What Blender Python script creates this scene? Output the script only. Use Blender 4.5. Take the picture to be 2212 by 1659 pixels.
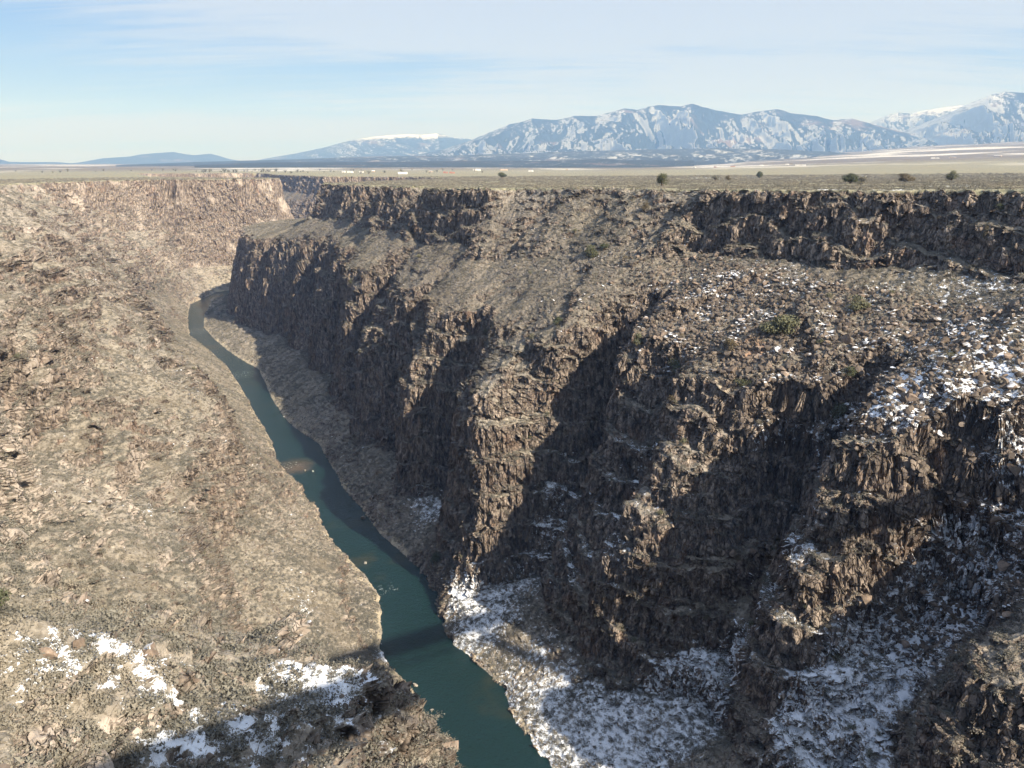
import bpy, math, random
import numpy as np

R = math.radians
PITCH = 15.95
CAM_Z = 7.0
WATER = -190.0
sc = bpy.context.scene
for o in list(bpy.data.objects):
    bpy.data.objects.remove(o)
col = sc.collection

# ------------------------------------------------------------------ camera
cam_d = bpy.data.cameras.new('camera')
cam = bpy.data.objects.new('camera', cam_d)
col.objects.link(cam)
cam.location = (0, 0, CAM_Z)
cam.rotation_euler = (R(90 - PITCH), 0, 0)
cam_d.sensor_width = 36
cam_d.lens = 36 * 770 / 1024
cam_d.clip_start = 0.5
cam_d.clip_end = 200000
sc.camera = cam
sc.render.resolution_x, sc.render.resolution_y = 1024, 768

# ------------------------------------------------------------------ light
SUN_A, SUN_E = 43.5, 33.5
SKX, SKY = 3.1, 1.3          # degrees right of straight behind the camera, elevation
sd = (math.sin(R(SUN_A)) * math.cos(R(SUN_E)), -math.cos(R(SUN_A)) * math.cos(R(SUN_E)), math.sin(R(SUN_E)))
sun_d = bpy.data.lights.new('sun', 'SUN')
sun = bpy.data.objects.new('sun', sun_d)
col.objects.link(sun)
from mathutils import Vector
sun.rotation_euler = Vector(sd).to_track_quat('Z', 'Y').to_euler()
sun_d.energy = 5.0
sun_d.angle = R(0.53)
sun_d.color = (1.0, 0.955, 0.89)
sc.view_settings.view_transform = 'Standard'
sc.view_settings.look = 'None'
sc.view_settings.gamma = 1
sc.view_settings.exposure = 0.95
sc.cycles.diffuse_bounces = 1
sc.cycles.max_bounces = 4
sc.cycles.volume_bounces = 0
sc.cycles.use_adaptive_sampling = True
sc.cycles.adaptive_threshold = 0.02


class NT:
    """small helper to write node trees"""
    def __init__(s, nt):
        s.nt = nt
        s.nt.nodes.clear()

    def n(s, typ, ins=None, **kw):
        nd = s.nt.nodes.new(typ)
        for k, v in kw.items():
            setattr(nd, k, v)
        for k, v in (ins or {}).items():
            s.set(nd, k, v)
        return nd

    def set(s, nd, k, v):
        sock = nd.inputs[k]
        if hasattr(v, 'node') and hasattr(v, 'is_output'):
            s.nt.links.new(v, sock)
        elif isinstance(v, bpy.types.Node):
            s.nt.links.new(v.outputs[0], sock)
        else:
            sock.default_value = v

    def math(s, op, a, b=0.5, c=None, clamp=False):
        nd = s.n('ShaderNodeMath', {0: a, 1: b}, operation=op, use_clamp=clamp)
        if c is not None:
            s.set(nd, 2, c)
        return nd.outputs[0]

    def mix(s, f, a, b):
        nd = s.nt.nodes.new('ShaderNodeMix')
        nd.data_type = 'RGBA'
        s.set(nd, 0, f)
        for i, v in ((6, a), (7, b)):
            if isinstance(v, tuple) and len(v) == 3:
                v = v + (1,)
            s.set(nd, i, v)
        return nd.outputs[2]

    def noise(s, vec, scale, detail=4, rough=0.6, dist=0.0):
        return s.n('ShaderNodeTexNoise', {'Vector': vec, 'Scale': scale, 'Detail': detail, 'Roughness': rough, 'Distortion': dist}).outputs[0]

    def step(s, v, lo, hi):
        nd = s.n('ShaderNodeMapRange', {0: v, 1: lo, 2: hi, 3: 0.0, 4: 1.0}, interpolation_type='SMOOTHSTEP')
        return nd.outputs[0]

    def scalev(s, vec, sx, sy, sz):
        return s.n('ShaderNodeMapping', {'Vector': vec, 'Scale': (sx, sy, sz)}).outputs[0]


# ------------------------------------------------------------------ sky
world = bpy.data.worlds.new('World')
sc.world = world
world.use_nodes = True
w = NT(world.node_tree)
sky = w.n('ShaderNodeTexSky', sky_type='NISHITA', sun_disc=False, sun_elevation=R(SUN_E), sun_rotation=R(180 - SUN_A),
          altitude=2100, air_density=1.0, dust_density=0.6, ozone_density=1.6)
tc = w.n('ShaderNodeTexCoord').outputs['Generated']
sep = w.n('ShaderNodeSeparateXYZ', {0: tc})
# cirrus: the view direction projected on a high flat sheet, stretched into streaks
zz = w.math('MAXIMUM', w.math('ADD', sep.outputs[2], 0.10), 0.03)
px = w.math('DIVIDE', sep.outputs[0], zz)
py = w.math('DIVIDE', sep.outputs[1], zz)
cv = w.n('ShaderNodeCombineXYZ', {0: px, 1: py, 2: 0.0}).outputs[0]
rot = w.n('ShaderNodeMapping', {'Vector': cv, 'Rotation': (0, 0, R(22)), 'Scale': (0.30, 0.85, 1), 'Location': (SKX, SKY, 0)}).outputs[0]
n1 = w.noise(rot, 0.75, 6, 0.52, 0.5)
rot2 = w.n('ShaderNodeMapping', {'Vector': cv, 'Rotation': (0, 0, R(14)), 'Scale': (0.4, 2.6, 1), 'Location': (7.7, 2.3, 0)}).outputs[0]
n2 = w.noise(rot2, 1.0, 7, 0.6, 0.6)
# more veil toward the right (east) side, thinner on the left
veil = w.math('MULTIPLY', w.step(sep.outputs[0], -0.95, 0.35), 0.33)
low = w.math('ADD', w.math('MULTIPLY', w.step(sep.outputs[2], 0.075, 0.03), 0.26), w.math('MULTIPLY', w.step(sep.outputs[2], 0.13, 0.20), 0.17))
n4 = w.noise(w.n('ShaderNodeMapping', {'Vector': cv, 'Rotation': (0, 0, R(18)), 'Scale': (0.9, 5.5, 1), 'Location': (1.7, 5.3, 0)}).outputs[0], 1.4, 6, 0.65, 0.9)
cl = w.math('ADD', w.math('MULTIPLY', n1, 1.25), w.math('MULTIPLY', n2, 0.45))
cl = w.math('ADD', cl, w.math('MULTIPLY', w.math('SUBTRACT', n4, 0.5), 0.60))
cl = w.math('ADD', w.math('ADD', cl, veil), low)
cm = w.math('MULTIPLY', w.step(cl, 0.86, 1.26), 0.86)
cool = w.n('ShaderNodeVectorMath', {0: sky.outputs[0], 1: (0.82, 0.97, 1.16)}, operation='MULTIPLY').outputs[0]
skyc = w.n('ShaderNodeVectorMath', {0: cool, 'Scale': 0.07}, operation='SCALE').outputs[0]
skyc = w.mix(0.78, skyc, w.mix(w.step(sep.outputs[2], 0.24, 0.0), (0.080, 0.165, 0.38), (0.19, 0.285, 0.47)))
fin = w.mix(cm, skyc, (0.33, 0.375, 0.46))
bg = w.n('ShaderNodeBackground', {0: fin, 1: 1.0})
w.n('ShaderNodeOutputWorld', {0: bg.outputs[0]})
# ------------------------------------------------------------------ numeric noise
rng = np.random.default_rng(11)
TB = rng.random((64, 64, 64), dtype=np.float32)


def vnoise(x, y, z, seed=0):
    x = x + seed * 17.31; y = y + seed * 9.77; z = z + seed * 5.13
    xi = np.floor(x); yi = np.floor(y); zi = np.floor(z)
    fx = (x - xi).astype(np.float32); fy = (y - yi).astype(np.float32); fz = (z - zi).astype(np.float32)
    fx = fx * fx * (3 - 2 * fx); fy = fy * fy * (3 - 2 * fy); fz = fz * fz * (3 - 2 * fz)
    x0 = xi.astype(np.int32) & 63; y0 = yi.astype(np.int32) & 63; z0 = zi.astype(np.int32) & 63
    x1 = (x0 + 1) & 63; y1 = (y0 + 1) & 63; z1 = (z0 + 1) & 63
    a = TB[x0, y0, z0] * (1 - fx) + TB[x1, y0, z0] * fx
    b = TB[x0, y1, z0] * (1 - fx) + TB[x1, y1, z0] * fx
    a = a * (1 - fy) + b * fy
    c = TB[x0, y0, z1] * (1 - fx) + TB[x1, y0, z1] * fx
    d = TB[x0, y1, z1] * (1 - fx) + TB[x1, y1, z1] * fx
    c = c * (1 - fy) + d * fy
    return (a * (1 - fz) + c * fz) * 2 - 1


def cell(x, y, z, seed=0):
    xi = np.floor(x).astype(np.int32) + seed * 7
    yi = np.floor(y).astype(np.int32) + seed * 13
    zi = np.floor(z).astype(np.int32) + seed * 29
    return TB[(xi * 5 + yi * 3) & 63, (yi + zi * 11) & 63, (zi + xi * 7) & 63] * 2 - 1


def fbm(x, y, z, oct=4, seed=0, ridged=False):
    s = 0; amp = 1.0; tot = 0
    for k in range(oct):
        v = vnoise(x, y, z, seed + k * 3)
        if ridged:
            v = 1 - 2 * np.abs(v)
        s = s + v * amp; tot += amp
        x, y = (x * 0.8 + y * 0.6) * 2.03, (-x * 0.6 + y * 0.8) * 2.03
        z = z * 2.03; amp *= 0.5
    return s / tot


def sstep(e0, e1, v):
    t = np.clip((v - e0) / (e1 - e0), 0, 1)
    return t * t * (3 - 2 * t)


# ------------------------------------------------------------------ canyon plan
# a runs up the canyon, n across it (to the right); contours are (a, n, z)
CA, SA = math.cos(R(28.5)), math.sin(R(28.5))


def to_xy(a, n):
    return CA * n - SA * a, SA * n + CA * a


def to_an(x, y):
    return -SA * x + CA * y, CA * x + SA * y


def plateau_z(x, y):
    a, n = to_an(x, y)
    r = np.sqrt(x * x + y * y)
    z = -22 * (1 - np.exp(-np.maximum(a - 100, 0) / 800.0))
    u = x / np.maximum(r, 1)
    fan = sstep(0.12, 0.62, u) * sstep(-0.2, 0.3, y / np.maximum(r, 1))
    q = np.clip((r - 1200) / 12800, 0, 1.6)
    z = z + fan * 354 * q ** 1.35
    z = z + sstep(3000, 16000, r) * 22
    return z


RIV_R = [(-400, 115), (0, 114), (120, 112), (183, 114), (197, 115), (211, 115), (226, 119), (243, 118), (260, 114), (282, 116), (300, 124), (322, 127), (343, 124), (377, 121), (411, 121), (458, 121), (493, 125), (532, 129), (590, 120), (637, 121), (682, 123), (769, 132), (853, 119), (919, 115), (1009, 111), (1106, 124), (1218, 149), (1270, 178), (1290, 230), (1295, 330), (1325, 400), (1400, 445), (1520, 455), (1620, 420), (1750, 340), (1950, 300), (2350, 310), (2600, 320)]
RIV_L = [(-400, 86), (0, 85), (120, 86), (198, 87), (217, 88), (231, 88), (246, 89), (260, 86), (274, 87), (294, 94), (313, 100), (337, 100), (366, 97), (397, 95), (424, 97), (467, 96), (505, 93), (548, 99), (606, 102), (662, 103), (725, 107), (803, 107), (888, 100), (974, 91), (1081, 102), (1200, 118), (1300, 170), (1322, 230), (1326, 310), (1360, 370), (1420, 412), (1520, 424), (1600, 392), (1740, 308), (1940, 270), (2350, 280), (2600, 290)]
ring_R = [
    [(a, n, WATER) for a, n in RIV_R],
    # foot of the lower cliff
    [(-400, 150, -172), (-100, 152, -172), (60, 150, -168), (100, 150, -160), (122, 146, -152), (136, 150, -156), (152, 160, -166), (166, 157, -166), (176, 152, -168), (184, 151, -171), (202, 142, -172), (215, 143, -172), (226, 146, -172), (240, 148, -172), (252, 150, -172), (262, 158, -166), (272, 152, -172), (277, 134, -175), (287, 127, -176), (307, 131, -174), (326, 137, -172), (346, 153, -168), (362, 156, -168), (378, 143, -172), (390, 139, -172), (410, 142, -170), (426, 146, -170), (440, 152, -168), (451, 148, -170), (480, 146, -172), (495, 144, -172), (525, 156, -168), (550, 152, -170), (590, 154, -170), (630, 168, -164), (665, 160, -168), (716, 172, -164), (760, 166, -166), (823, 172, -168), (860, 158, -172), (901, 156, -172), (960, 145, -175), (1024, 146, -176), (1100, 158, -175), (1160, 180, -175), (1210, 205, -175), (1240, 260, -172), (1250, 350, -170), (1290, 425, -170), (1390, 485, -170), (1540, 495, -170), (1650, 455, -170), (1760, 380, -170), (1950, 340, -170), (2350, 350, -170), (2600, 360, -170)],
    # middle ledge
    [(-400, 165, -115), (-100, 165, -115), (20, 184, -100), (44, 172, -98), (60, 162, -98), (72, 156, -100), (84, 156, -104), (91, 174, -112), (98, 196, -110), (106, 205, -106), (117, 202, -108), (124, 184, -116), (129, 165, -120), (135, 158, -126), (144, 160, -132), (150, 172, -126), (155, 192, -114), (162, 200, -110), (169, 194, -112), (176, 176, -112), (184, 166, -112), (196, 158, -110), (205, 157, -112), (210, 172, -116), (218, 172, -110), (226, 166, -106), (234, 163, -106), (241, 164, -110), (246, 176, -114), (252, 190, -112), (260, 200, -108), (268, 196, -110), (273, 176, -116), (276, 150, -108), (284, 139, -98), (298, 138, -97), (318, 141, -97), (332, 148, -102), (344, 162, -112), (360, 164, -112), (376, 150, -110), (392, 146, -112), (410, 150, -112), (428, 156, -118), (440, 168, -116), (456, 152, -115), (480, 150, -115), (500, 152, -115), (526, 170, -115), (550, 158, -115), (590, 160, -115), (632, 180, -115), (664, 164, -115), (690, 178, -115), (716, 174, -115), (740, 182, -115), (762, 168, -115), (790, 182, -112), (823, 174, -115), (860, 162, -118), (880, 172, -118), (901, 160, -118), (960, 152, -120), (990, 160, -120), (1024, 156, -120), (1100, 170, -120), (1160, 192, -120), (1200, 225, -120), (1225, 280, -120), (1235, 360, -120), (1270, 445, -120), (1390, 515, -120), (1550, 525, -120), (1660, 480, -120), (1740, 410, -120), (1950, 372, -120), (2350, 382, -120), (2600, 392, -120)],
    # bench edge, top of the lower cliff
    [(-400, 190, -66), (-100, 190, -66), (20, 226, -56), (44, 214, -60), (60, 206, -62), (72, 212, -58), (79, 232, -46), (86, 240, -38), (98, 237, -40), (105, 210, -54), (110, 188, -62), (118, 186, -62), (125, 180, -65), (135, 180, -65), (139, 190, -62), (144, 216, -50), (150, 222, -48), (155, 214, -52), (159, 198, -60), (167, 191, -62), (180, 185, -64), (194, 180, -66), (204, 177, -67), (209, 186, -64), (215, 197, -60), (224, 195, -60), (235, 190, -62), (243, 184, -66), (250, 180, -68), (255, 182, -66), (260, 208, -54), (266, 220, -47), (272, 208, -54), (277, 186, -64), (281, 177, -68), (292, 172, -70), (300, 171, -70), (330, 170, -70), (346, 176, -69), (356, 180, -67), (372, 169, -70), (388, 164, -73), (407, 165, -72), (424, 174, -69), (438, 184, -66), (446, 170, -72), (458, 166, -73), (478, 170, -72), (500, 178, -68), (520, 190, -64), (539, 172, -70), (565, 170, -71), (598, 172, -71), (626, 196, -62), (650, 184, -66), (690, 196, -62), (715, 186, -67), (740, 198, -62), (765, 182, -68), (790, 196, -62), (834, 182, -70), (860, 174, -74), (885, 188, -70), (905, 170, -76), (940, 166, -78), (975, 172, -76), (1020, 168, -78), (1090, 184, -76), (1150, 208, -76), (1185, 245, -76), (1200, 300, -76), (1210, 380, -76), (1250, 470, -76), (1390, 550, -76), (1550, 560, -76), (1660, 510, -76), (1720, 440, -76), (1950, 412, -76), (2350, 425, -76), (2600, 435, -76)],
    # foot of the upper cliff
    [(-400, 262, -26), (0, 262, -26), (70, 266, -27), (88, 266, -28), (104, 263, -29), (120, 262, -29), (150, 261, -29), (190, 258, -30), (200, 250, -31), (240, 247, -32), (272, 246, -32), (282, 232, -35), (300, 222, -39), (345, 213, -43), (390, 205, -47), (430, 202, -48), (443, 207, -43), (455, 210, -42), (468, 209, -42), (500, 206, -44), (520, 204, -45), (545, 204, -45), (580, 212, -42), (620, 206, -46), (660, 214, -44), (700, 212, -46), (740, 220, -44), (800, 214, -48), (850, 214, -50), (872, 222, -50), (900, 244, -50), (950, 284, -52), (1015, 328, -54), (1090, 385, -56), (1140, 425, -56), (1170, 470, -56), (1210, 495, -56), (1390, 585, -56), (1550, 580, -56), (1655, 520, -56), (1705, 456, -56), (1950, 440, -56), (2350, 465, -56), (2600, 480, -56)],
    # rim
    [(-400, 296), (0, 296), (90, 290), (118, 276), (150, 274), (190, 271), (198, 263), (212, 262), (240, 260), (272, 259), (280, 258), (294, 266), (330, 263), (370, 257), (408, 252), (430, 248), (442, 240), (449, 224), (480, 222), (520, 219), (545, 222), (560, 236), (578, 240), (594, 226), (625, 222), (650, 236), (675, 240), (700, 228), (735, 240), (770, 232), (800, 230), (850, 232), (870, 238), (900, 262), (945, 300), (1010, 345), (1080, 400), (1130, 450), (1185, 520), (1380, 600), (1550, 594), (1662, 534), (1716, 470), (1950, 454), (2350, 480), (2600, 495)],
]
ring_L = [
    [(a, n, WATER) for a, n in RIV_L],
    [(-400, 40, -145), (0, 46, -145), (110, 54, -142), (145, 54, -146), (165, 38, -150), (190, 28, -150), (214, 27, -150), (264, 26, -150), (300, 30, -150), (336, 36, -150), (380, 52, -152), (420, 58, -152), (456, 60, -152), (500, 62, -154), (569, 54, -152), (680, 50, -150), (799, 50, -150), (950, 50, -150), (1130, 62, -150), (1240, 90, -150), (1340, 140, -152), (1358, 210, -152), (1368, 300, -152), (1400, 350, -152), (1450, 385, -152), (1530, 390, -152), (1600, 355, -152), (1730, 275, -152), (1930, 235, -152), (2350, 245, -152), (2600, 255, -152)],
    [(-400, 24, -104), (0, 32, -104), (100, 40, -102), (138, 42, -102), (155, 29, -108), (185, 19, -114), (214, 17, -116), (264, 15, -118), (300, 18, -118), (336, 24, -116), (380, 36, -118), (420, 44, -118), (456, 46, -118), (500, 46, -120), (569, 38, -120), (680, 34, -118), (799, 32, -118), (950, 30, -118), (1130, 38, -118), (1260, 70, -118), (1365, 125, -118), (1378, 210, -118), (1386, 298, -118), (1418, 335, -118), (1460, 360, -118), (1530, 362, -118), (1600, 325, -118), (1720, 245, -118), (1920, 205, -118), (2350, 215, -118), (2600, 225, -118)],
    [(-400, 6, -70), (0, 12, -68), (60, 16, -58), (92, 22, -61), (125, 17, -72), (155, -8, -84), (180, -24, -91), (220, -28, -90), (260, -30, -90), (310, -30, -90), (350, -22, -88), (380, -12, -88), (420, -6, -88), (500, 0, -88), (600, 2, -88), (799, 4, -88), (950, 0, -88), (1130, 8, -88), (1290, 40, -88), (1385, 110, -88), (1398, 210, -88), (1404, 300, -88), (1440, 330, -88), (1480, 345, -88), (1535, 340, -88), (1600, 300, -88), (1710, 220, -88), (1915, 175, -88), (2350, 185, -88), (2600, 195, -88)],
    [(-400, -34, -32), (0, -34, -32), (90, -30, -33), (140, -34, -48), (180, -36, -54), (220, -38, -52), (260, -40, -54), (310, -40, -56), (350, -36, -58), (380, -34, -56), (420, -32, -54), (500, -32, -52), (600, -34, -50), (799, -38, -48), (950, -38, -48), (1130, -28, -50), (1300, 10, -52), (1400, 100, -56), (1412, 210, -56), (1418, 306, -58), (1455, 322, -56), (1490, 332, -56), (1535, 322, -56), (1595, 280, -56), (1700, 200, -56), (1910, 150, -56), (2350, 160, -56), (2600, 170, -56)],
    [(-400, -98), (0, -98), (200, -96), (350, -100), (500, -92), (700, -96), (850, -84), (1000, -86), (1130, -74), (1230, -30), (1310, 10), (1370, 50), (1405, 100), (1402, 140), (1416, 170), (1420, 220), (1412, 250), (1424, 280), (1428, 304), (1452, 316), (1490, 322), (1530, 310), (1590, 262), (1690, 180), (1900, 130), (2350, 140), (2600, 150)],
]


def densify(pts):
    out = []
    for p in pts:
        if len(p) == 2:
            x, y = to_xy(p[0], p[1])
            z = float(plateau_z(np.array([x]), np.array([y]))[0])
        else:
            x, y = to_xy(p[0], p[1]); z = p[2]
        out.append((x, y, z))
    return np.array(out, dtype=np.float32)


RR = [densify(p) for p in ring_R]
RL = [densify(p) for p in ring_L]
X0, X1, Y0, Y1, ST = -1500.0, 700.0, -420.0, 2700.0, 3.0


def poly_dist(X, Y, P):
    bd = np.full(X.shape, 1e12, np.float32); bz = np.zeros(X.shape, np.float32)
    for i in range(len(P) - 1):
        ax, ay, az = P[i]; bx, by, bz_ = P[i + 1]
        dx, dy = bx - ax, by - ay
        L = dx * dx + dy * dy
        t = np.clip(((X - ax) * dx + (Y - ay) * dy) / L, 0, 1)
        d = (X - ax - t * dx) ** 2 + (Y - ay - t * dy) ** 2
        m = d < bd
        bd = np.where(m, d, bd)
        bz = np.where(m, az + t * (bz_ - az), bz)
    return np.sqrt(bd), bz


def inside(X, Y, P):
    r = np.zeros(X.shape, bool)
    n = len(P)
    for i in range(n):
        ax, ay = P[i][0], P[i][1]; bx, by = P[(i + 1) % n][0], P[(i + 1) % n][1]
        if ay == by:
            continue
        c = ((ay > Y) != (by > Y)) & (X < (bx - ax) * (Y - ay) / (by - ay) + ax)
        r ^= c
    return r


def build_raster():
    xs = np.arange(X0, X1, ST, dtype=np.float32); ys = np.arange(Y0, Y1, ST, dtype=np.float32)
    X, Y = np.meshgrid(xs, ys, indexing='ij')
    shp = X.shape
    X = X.ravel(); Y = Y.ravel()
    Z = plateau_z(X, Y).astype(np.float32)
    BAND = np.full(X.shape, 6.0, np.float32)      # continuous ring coordinate: 0 water .. 5 rim
    poly = [np.concatenate([l, r[::-1]]) for l, r in zip(RL, RR)]
    ins = [inside(X, Y, p) for p in poly]
    ds = [None] * 6
    can = np.nonzero(ins[5])[0]
    Xc, Yc = X[can], Y[can]
    for k in range(6):
        dl, zl = poly_dist(Xc, Yc, RL[k]); dr, zr = poly_dist(Xc, Yc, RR[k])
        m = dl < dr
        ds[k] = (np.where(m, dl, dr), np.where(m, zl, zr))
    Zc = Z[can]; Bc = BAND[can]
    for k in range(4, -1, -1):
        m = ins[k + 1][can] & ~ins[k][can]
        t = ds[k][0] / np.maximum(ds[k][0] + ds[k + 1][0], 1e-3)
        Zc = np.where(m, ds[k][1] * (1 - t) + ds[k + 1][1] * t, Zc)
        Bc = np.where(m, k + t, Bc)
    m = ins[0][can]
    Zc = np.where(m, WATER - 1.0 - np.minimum(ds[0][0] * 0.4, 2.5), Zc)
    Bc = np.where(m, 0, Bc)
    Z[can] = Zc; BAND[can] = Bc
    sidel, _ = poly_dist(X, Y, RL[0][::2]); sider, _ = poly_dist(X, Y, RR[0][::2])
    SIDE = (sider - sidel).astype(np.float32)        # < 0 : right side
    return Z.reshape(shp), BAND.reshape(shp), SIDE.reshape(shp)


RZ, RB, RS = build_raster()
gx, gy = np.gradient(RZ, ST)
RG_ = np.sqrt(gx * gx + gy * gy)
for _ in range(3):
    RG_[1:-1, 1:-1] = (RG_[1:-1, 1:-1] * 2 + RG_[2:, 1:-1] + RG_[:-2, 1:-1] + RG_[1:-1, 2:] + RG_[1:-1, :-2]) / 6


def samp(G, X, Y):
    fx = np.clip((X - X0) / ST, 0, G.shape[0] - 1.01); fy = np.clip((Y - Y0) / ST, 0, G.shape[1] - 1.01)
    i = fx.astype(np.int32); j = fy.astype(np.int32)
    fx = (fx - i).astype(np.float32); fy = (fy - j).astype(np.float32)
    return (G[i, j] * (1 - fx) + G[i + 1, j] * fx) * (1 - fy) + (G[i, j + 1] * (1 - fx) + G[i + 1, j + 1] * fx) * fy


def height(X, Y, full=False, lag=False):
    """ground height from the contour rasters, made jagged sideways (lag: move the point itself, so the mesh follows the rock), plus ledges"""
    inn = (X > X0 + 5) & (X < X1 - 5) & (Y > Y0 + 5) & (Y < Y1 - 5)
    o = np.zeros_like(X)
    b0 = samp(RB, X, Y)
    lag_src = (X, Y)
    wf = sstep(0.05, 1.0, b0)                     # calm near the water
    z0 = np.where(inn, samp(RZ, X, Y), 0)
    bz = samp(RB, X, Y)
    calm = 1 - 0.6 * np.exp(-((bz - 3.5) / 0.42) ** 4)      # benches are smoother than walls
    wx = vnoise(X / 31, Y / 31, z0 / 60, 1) * 3.6 + vnoise(X / 13, Y / 13, z0 / 22, 2) * 1.7 + vnoise(X / 5.3, Y / 5.3, z0 / 6, 3) * 0.9
    wy = vnoise(X / 31, Y / 31, z0 / 60, 4) * 3.6 + vnoise(X / 13, Y / 13, z0 / 22, 5) * 1.7 + vnoise(X / 5.3, Y / 5.3, z0 / 6, 6) * 0.9
    if lag:
        wx = wx + vnoise(X / 4.2, Y / 4.2, z0 / 5, 23) * 0.7; wy = wy + vnoise(X / 4.2, Y / 4.2, z0 / 5, 26) * 0.7
    # blocky joints: whole columns step out or back
    wx = wx + cell(X / 3.1 + wx * .2, Y / 3.1 + wy * .1, z0 / 7, 1) * 0.8
    wy = wy + cell(X / 3.1 + wx * .1, Y / 3.1 + wy * .2, z0 / 7, 2) * 0.8
    k = (0.25 + 0.75 * wf) * calm
    an_, nn_ = to_an(X, Y)
    lft = samp(RS, X, Y) > 0
    sh = np.where(lft, vnoise(an_ / 48, nn_ / 90, z0 / 90, 51) * 11 + vnoise(an_ / 19, nn_ / 40, z0 / 40, 52) * 4.5,
                  (vnoise(an_ / 24, nn_ / 90, z0 / 120, 53) * 5 + vnoise(an_ / 11, nn_ / 40, z0 / 60, 54) * 2.0) * sstep(220, 330, an_)) * sstep(0.5, 1.3, b0) * (1 - sstep(4.6, 5.0, b0) * 0.5)
    Xw = X + wx * k + CA * sh; Yw = Y + wy * k + SA * sh
    if lag:
        X, Y = np.where(inn, 2 * X - Xw, X).astype(np.float32), np.where(inn, 2 * Y - Yw, Y).astype(np.float32)
        Xw, Yw = lag_src
        an_, nn_ = to_an(X, Y)
    z = samp(RZ, Xw, Yw); b = samp(RB, Xw, Yw); side = samp(RS, Xw, Yw)
    zp = plateau_z(X, Y)
    z = np.where(inn, z, zp); b = np.where(inn, b, 6.0)
    right = side < 0
    wall = sstep(0.8, 1.2, b) * (1 - sstep(4.9, 5.1, b))
    # ledges
    P = np.where(right, 15.0, 11.0)
    nz = vnoise(X / 38, Y / 38, o, 8) * 0.9 + vnoise(X / 12, Y / 12, o, 9) * 0.35
    h = z / P + nz
    f = h - np.floor(h)
    g = np.floor(h) + sstep(0.52, 0.95, f) * 0.80 + f * 0.20
    zt = (g - nz) * P
    bench = np.exp(-((b - 3.5) / 0.42) ** 4)
    msk = sstep(-0.35, 0.25, vnoise(X / 60, Y / 60, o, 12) + 0.5 * vnoise(X / 17, Y / 17, o, 13))
    slp = sstep(0.95, 1.9, samp(RG_, Xw, Yw))
    m = np.where(right, 0.88 * (1 - bench) * slp, 0.25 + 0.65 * msk)
    z = z + (zt - z) * m * wall
    nz2 = vnoise(X / 15, Y / 15, o, 21) * 1.0 + vnoise(X / 4.5, Y / 4.5, o, 22) * 0.4
    h2 = z / 4.6 + nz2
    f2 = h2 - np.floor(h2)
    z2 = (np.floor(h2) + sstep(0.45, 0.95, f2) * 0.8 + f2 * 0.2 - nz2) * 4.6
    z = z + (z2 - z) * wall * np.where(right, 0.50 * (1 - bench) * slp, 0.5 * msk)
    # hummocks and gullies
    rough = np.where(b > 5.05, 0.35, np.where(b < 0.05, 0, 1.0))
    z = z + rough * (vnoise(X / 22, Y / 22, o, 14) * 1.6 + vnoise(X / 8, Y / 8, o, 15) * 0.8) * (0.25 + 0.75 * sstep(0.1, 0.8, b))
    z = z + rough * vnoise(X / 2.6, Y / 2.6, o, 16) * 0.35
    rill = (b > 0.08) & (b < 1.1)
    z = z + rill * vnoise(an_ / 9, nn_ / 45, o, 24) * 1.1 * sstep(0.08, 0.3, b) + rill * vnoise(an_ / 3.2, nn_ / 11, o, 25) * 0.35
    z = np.where(b < 0.02, np.minimum(z, WATER - 0.8), z)
    r = np.sqrt(X * X + Y * Y)
    far = sstep(700, 2500, r) * (b > 5.5)
    z = z + far * (vnoise(X / 260, Y / 260, o, 18) * 2.0 + vnoise(X / 1400, Y / 1400, o, 19) * 6)
    if lag:
        return X, Y, z, b, right
    if full:
        return z, b, right
    return z
# ------------------------------------------------------------------ terrain mesh
QUICK = False
NA, NR = (1500, 2000) if not QUICK else (600, 600)


def make_mesh(name, V, F, mat, smooth=False, attrs=None):
    me = bpy.data.meshes.new(name)
    V = np.ascontiguousarray(V, dtype=np.float32); F = np.ascontiguousarray(F, dtype=np.int32)
    k = F.shape[1]
    me.vertices.add(len(V)); me.vertices.foreach_set('co', V.ravel())
    me.loops.add(F.size); me.loops.foreach_set('vertex_index', F.ravel())
    me.polygons.add(len(F)); me.polygons.foreach_set('loop_start', np.arange(0, F.size, k, dtype=np.int32))
    me.polygons.foreach_set('loop_total', np.full(len(F), k, np.int32))
    me.update(calc_edges=True)
    me.polygons.foreach_set('use_smooth', np.full(len(F), smooth, dtype=bool))
    for nme, arr in (attrs or {}).items():
        at = me.attributes.new(nme, 'FLOAT', 'POINT')
        at.data.foreach_set('value', np.ascontiguousarray(arr, dtype=np.float32))
    if mat:
        me.materials.append(mat)
    o = bpy.data.objects.new(name, me)
    col.objects.link(o)
    return o


def grid_faces(na, nr, wrap=False):
    i = np.arange(na if wrap else na - 1)[:, None]; j = np.arange(nr - 1)[None, :]
    i2 = (i + 1) % na
    q = np.stack([i * nr + j, i * nr + j + 1, i2 * nr + j + 1, i2 * nr + j], -1)
    return q.reshape(-1, 4)


def tag(o, label=None, cat=None, group=None, kind=None):
    if label: o['label'] = label
    if cat: o['category'] = cat
    if group: o['group'] = group
    if kind: o['kind'] = kind
    return o


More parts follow.
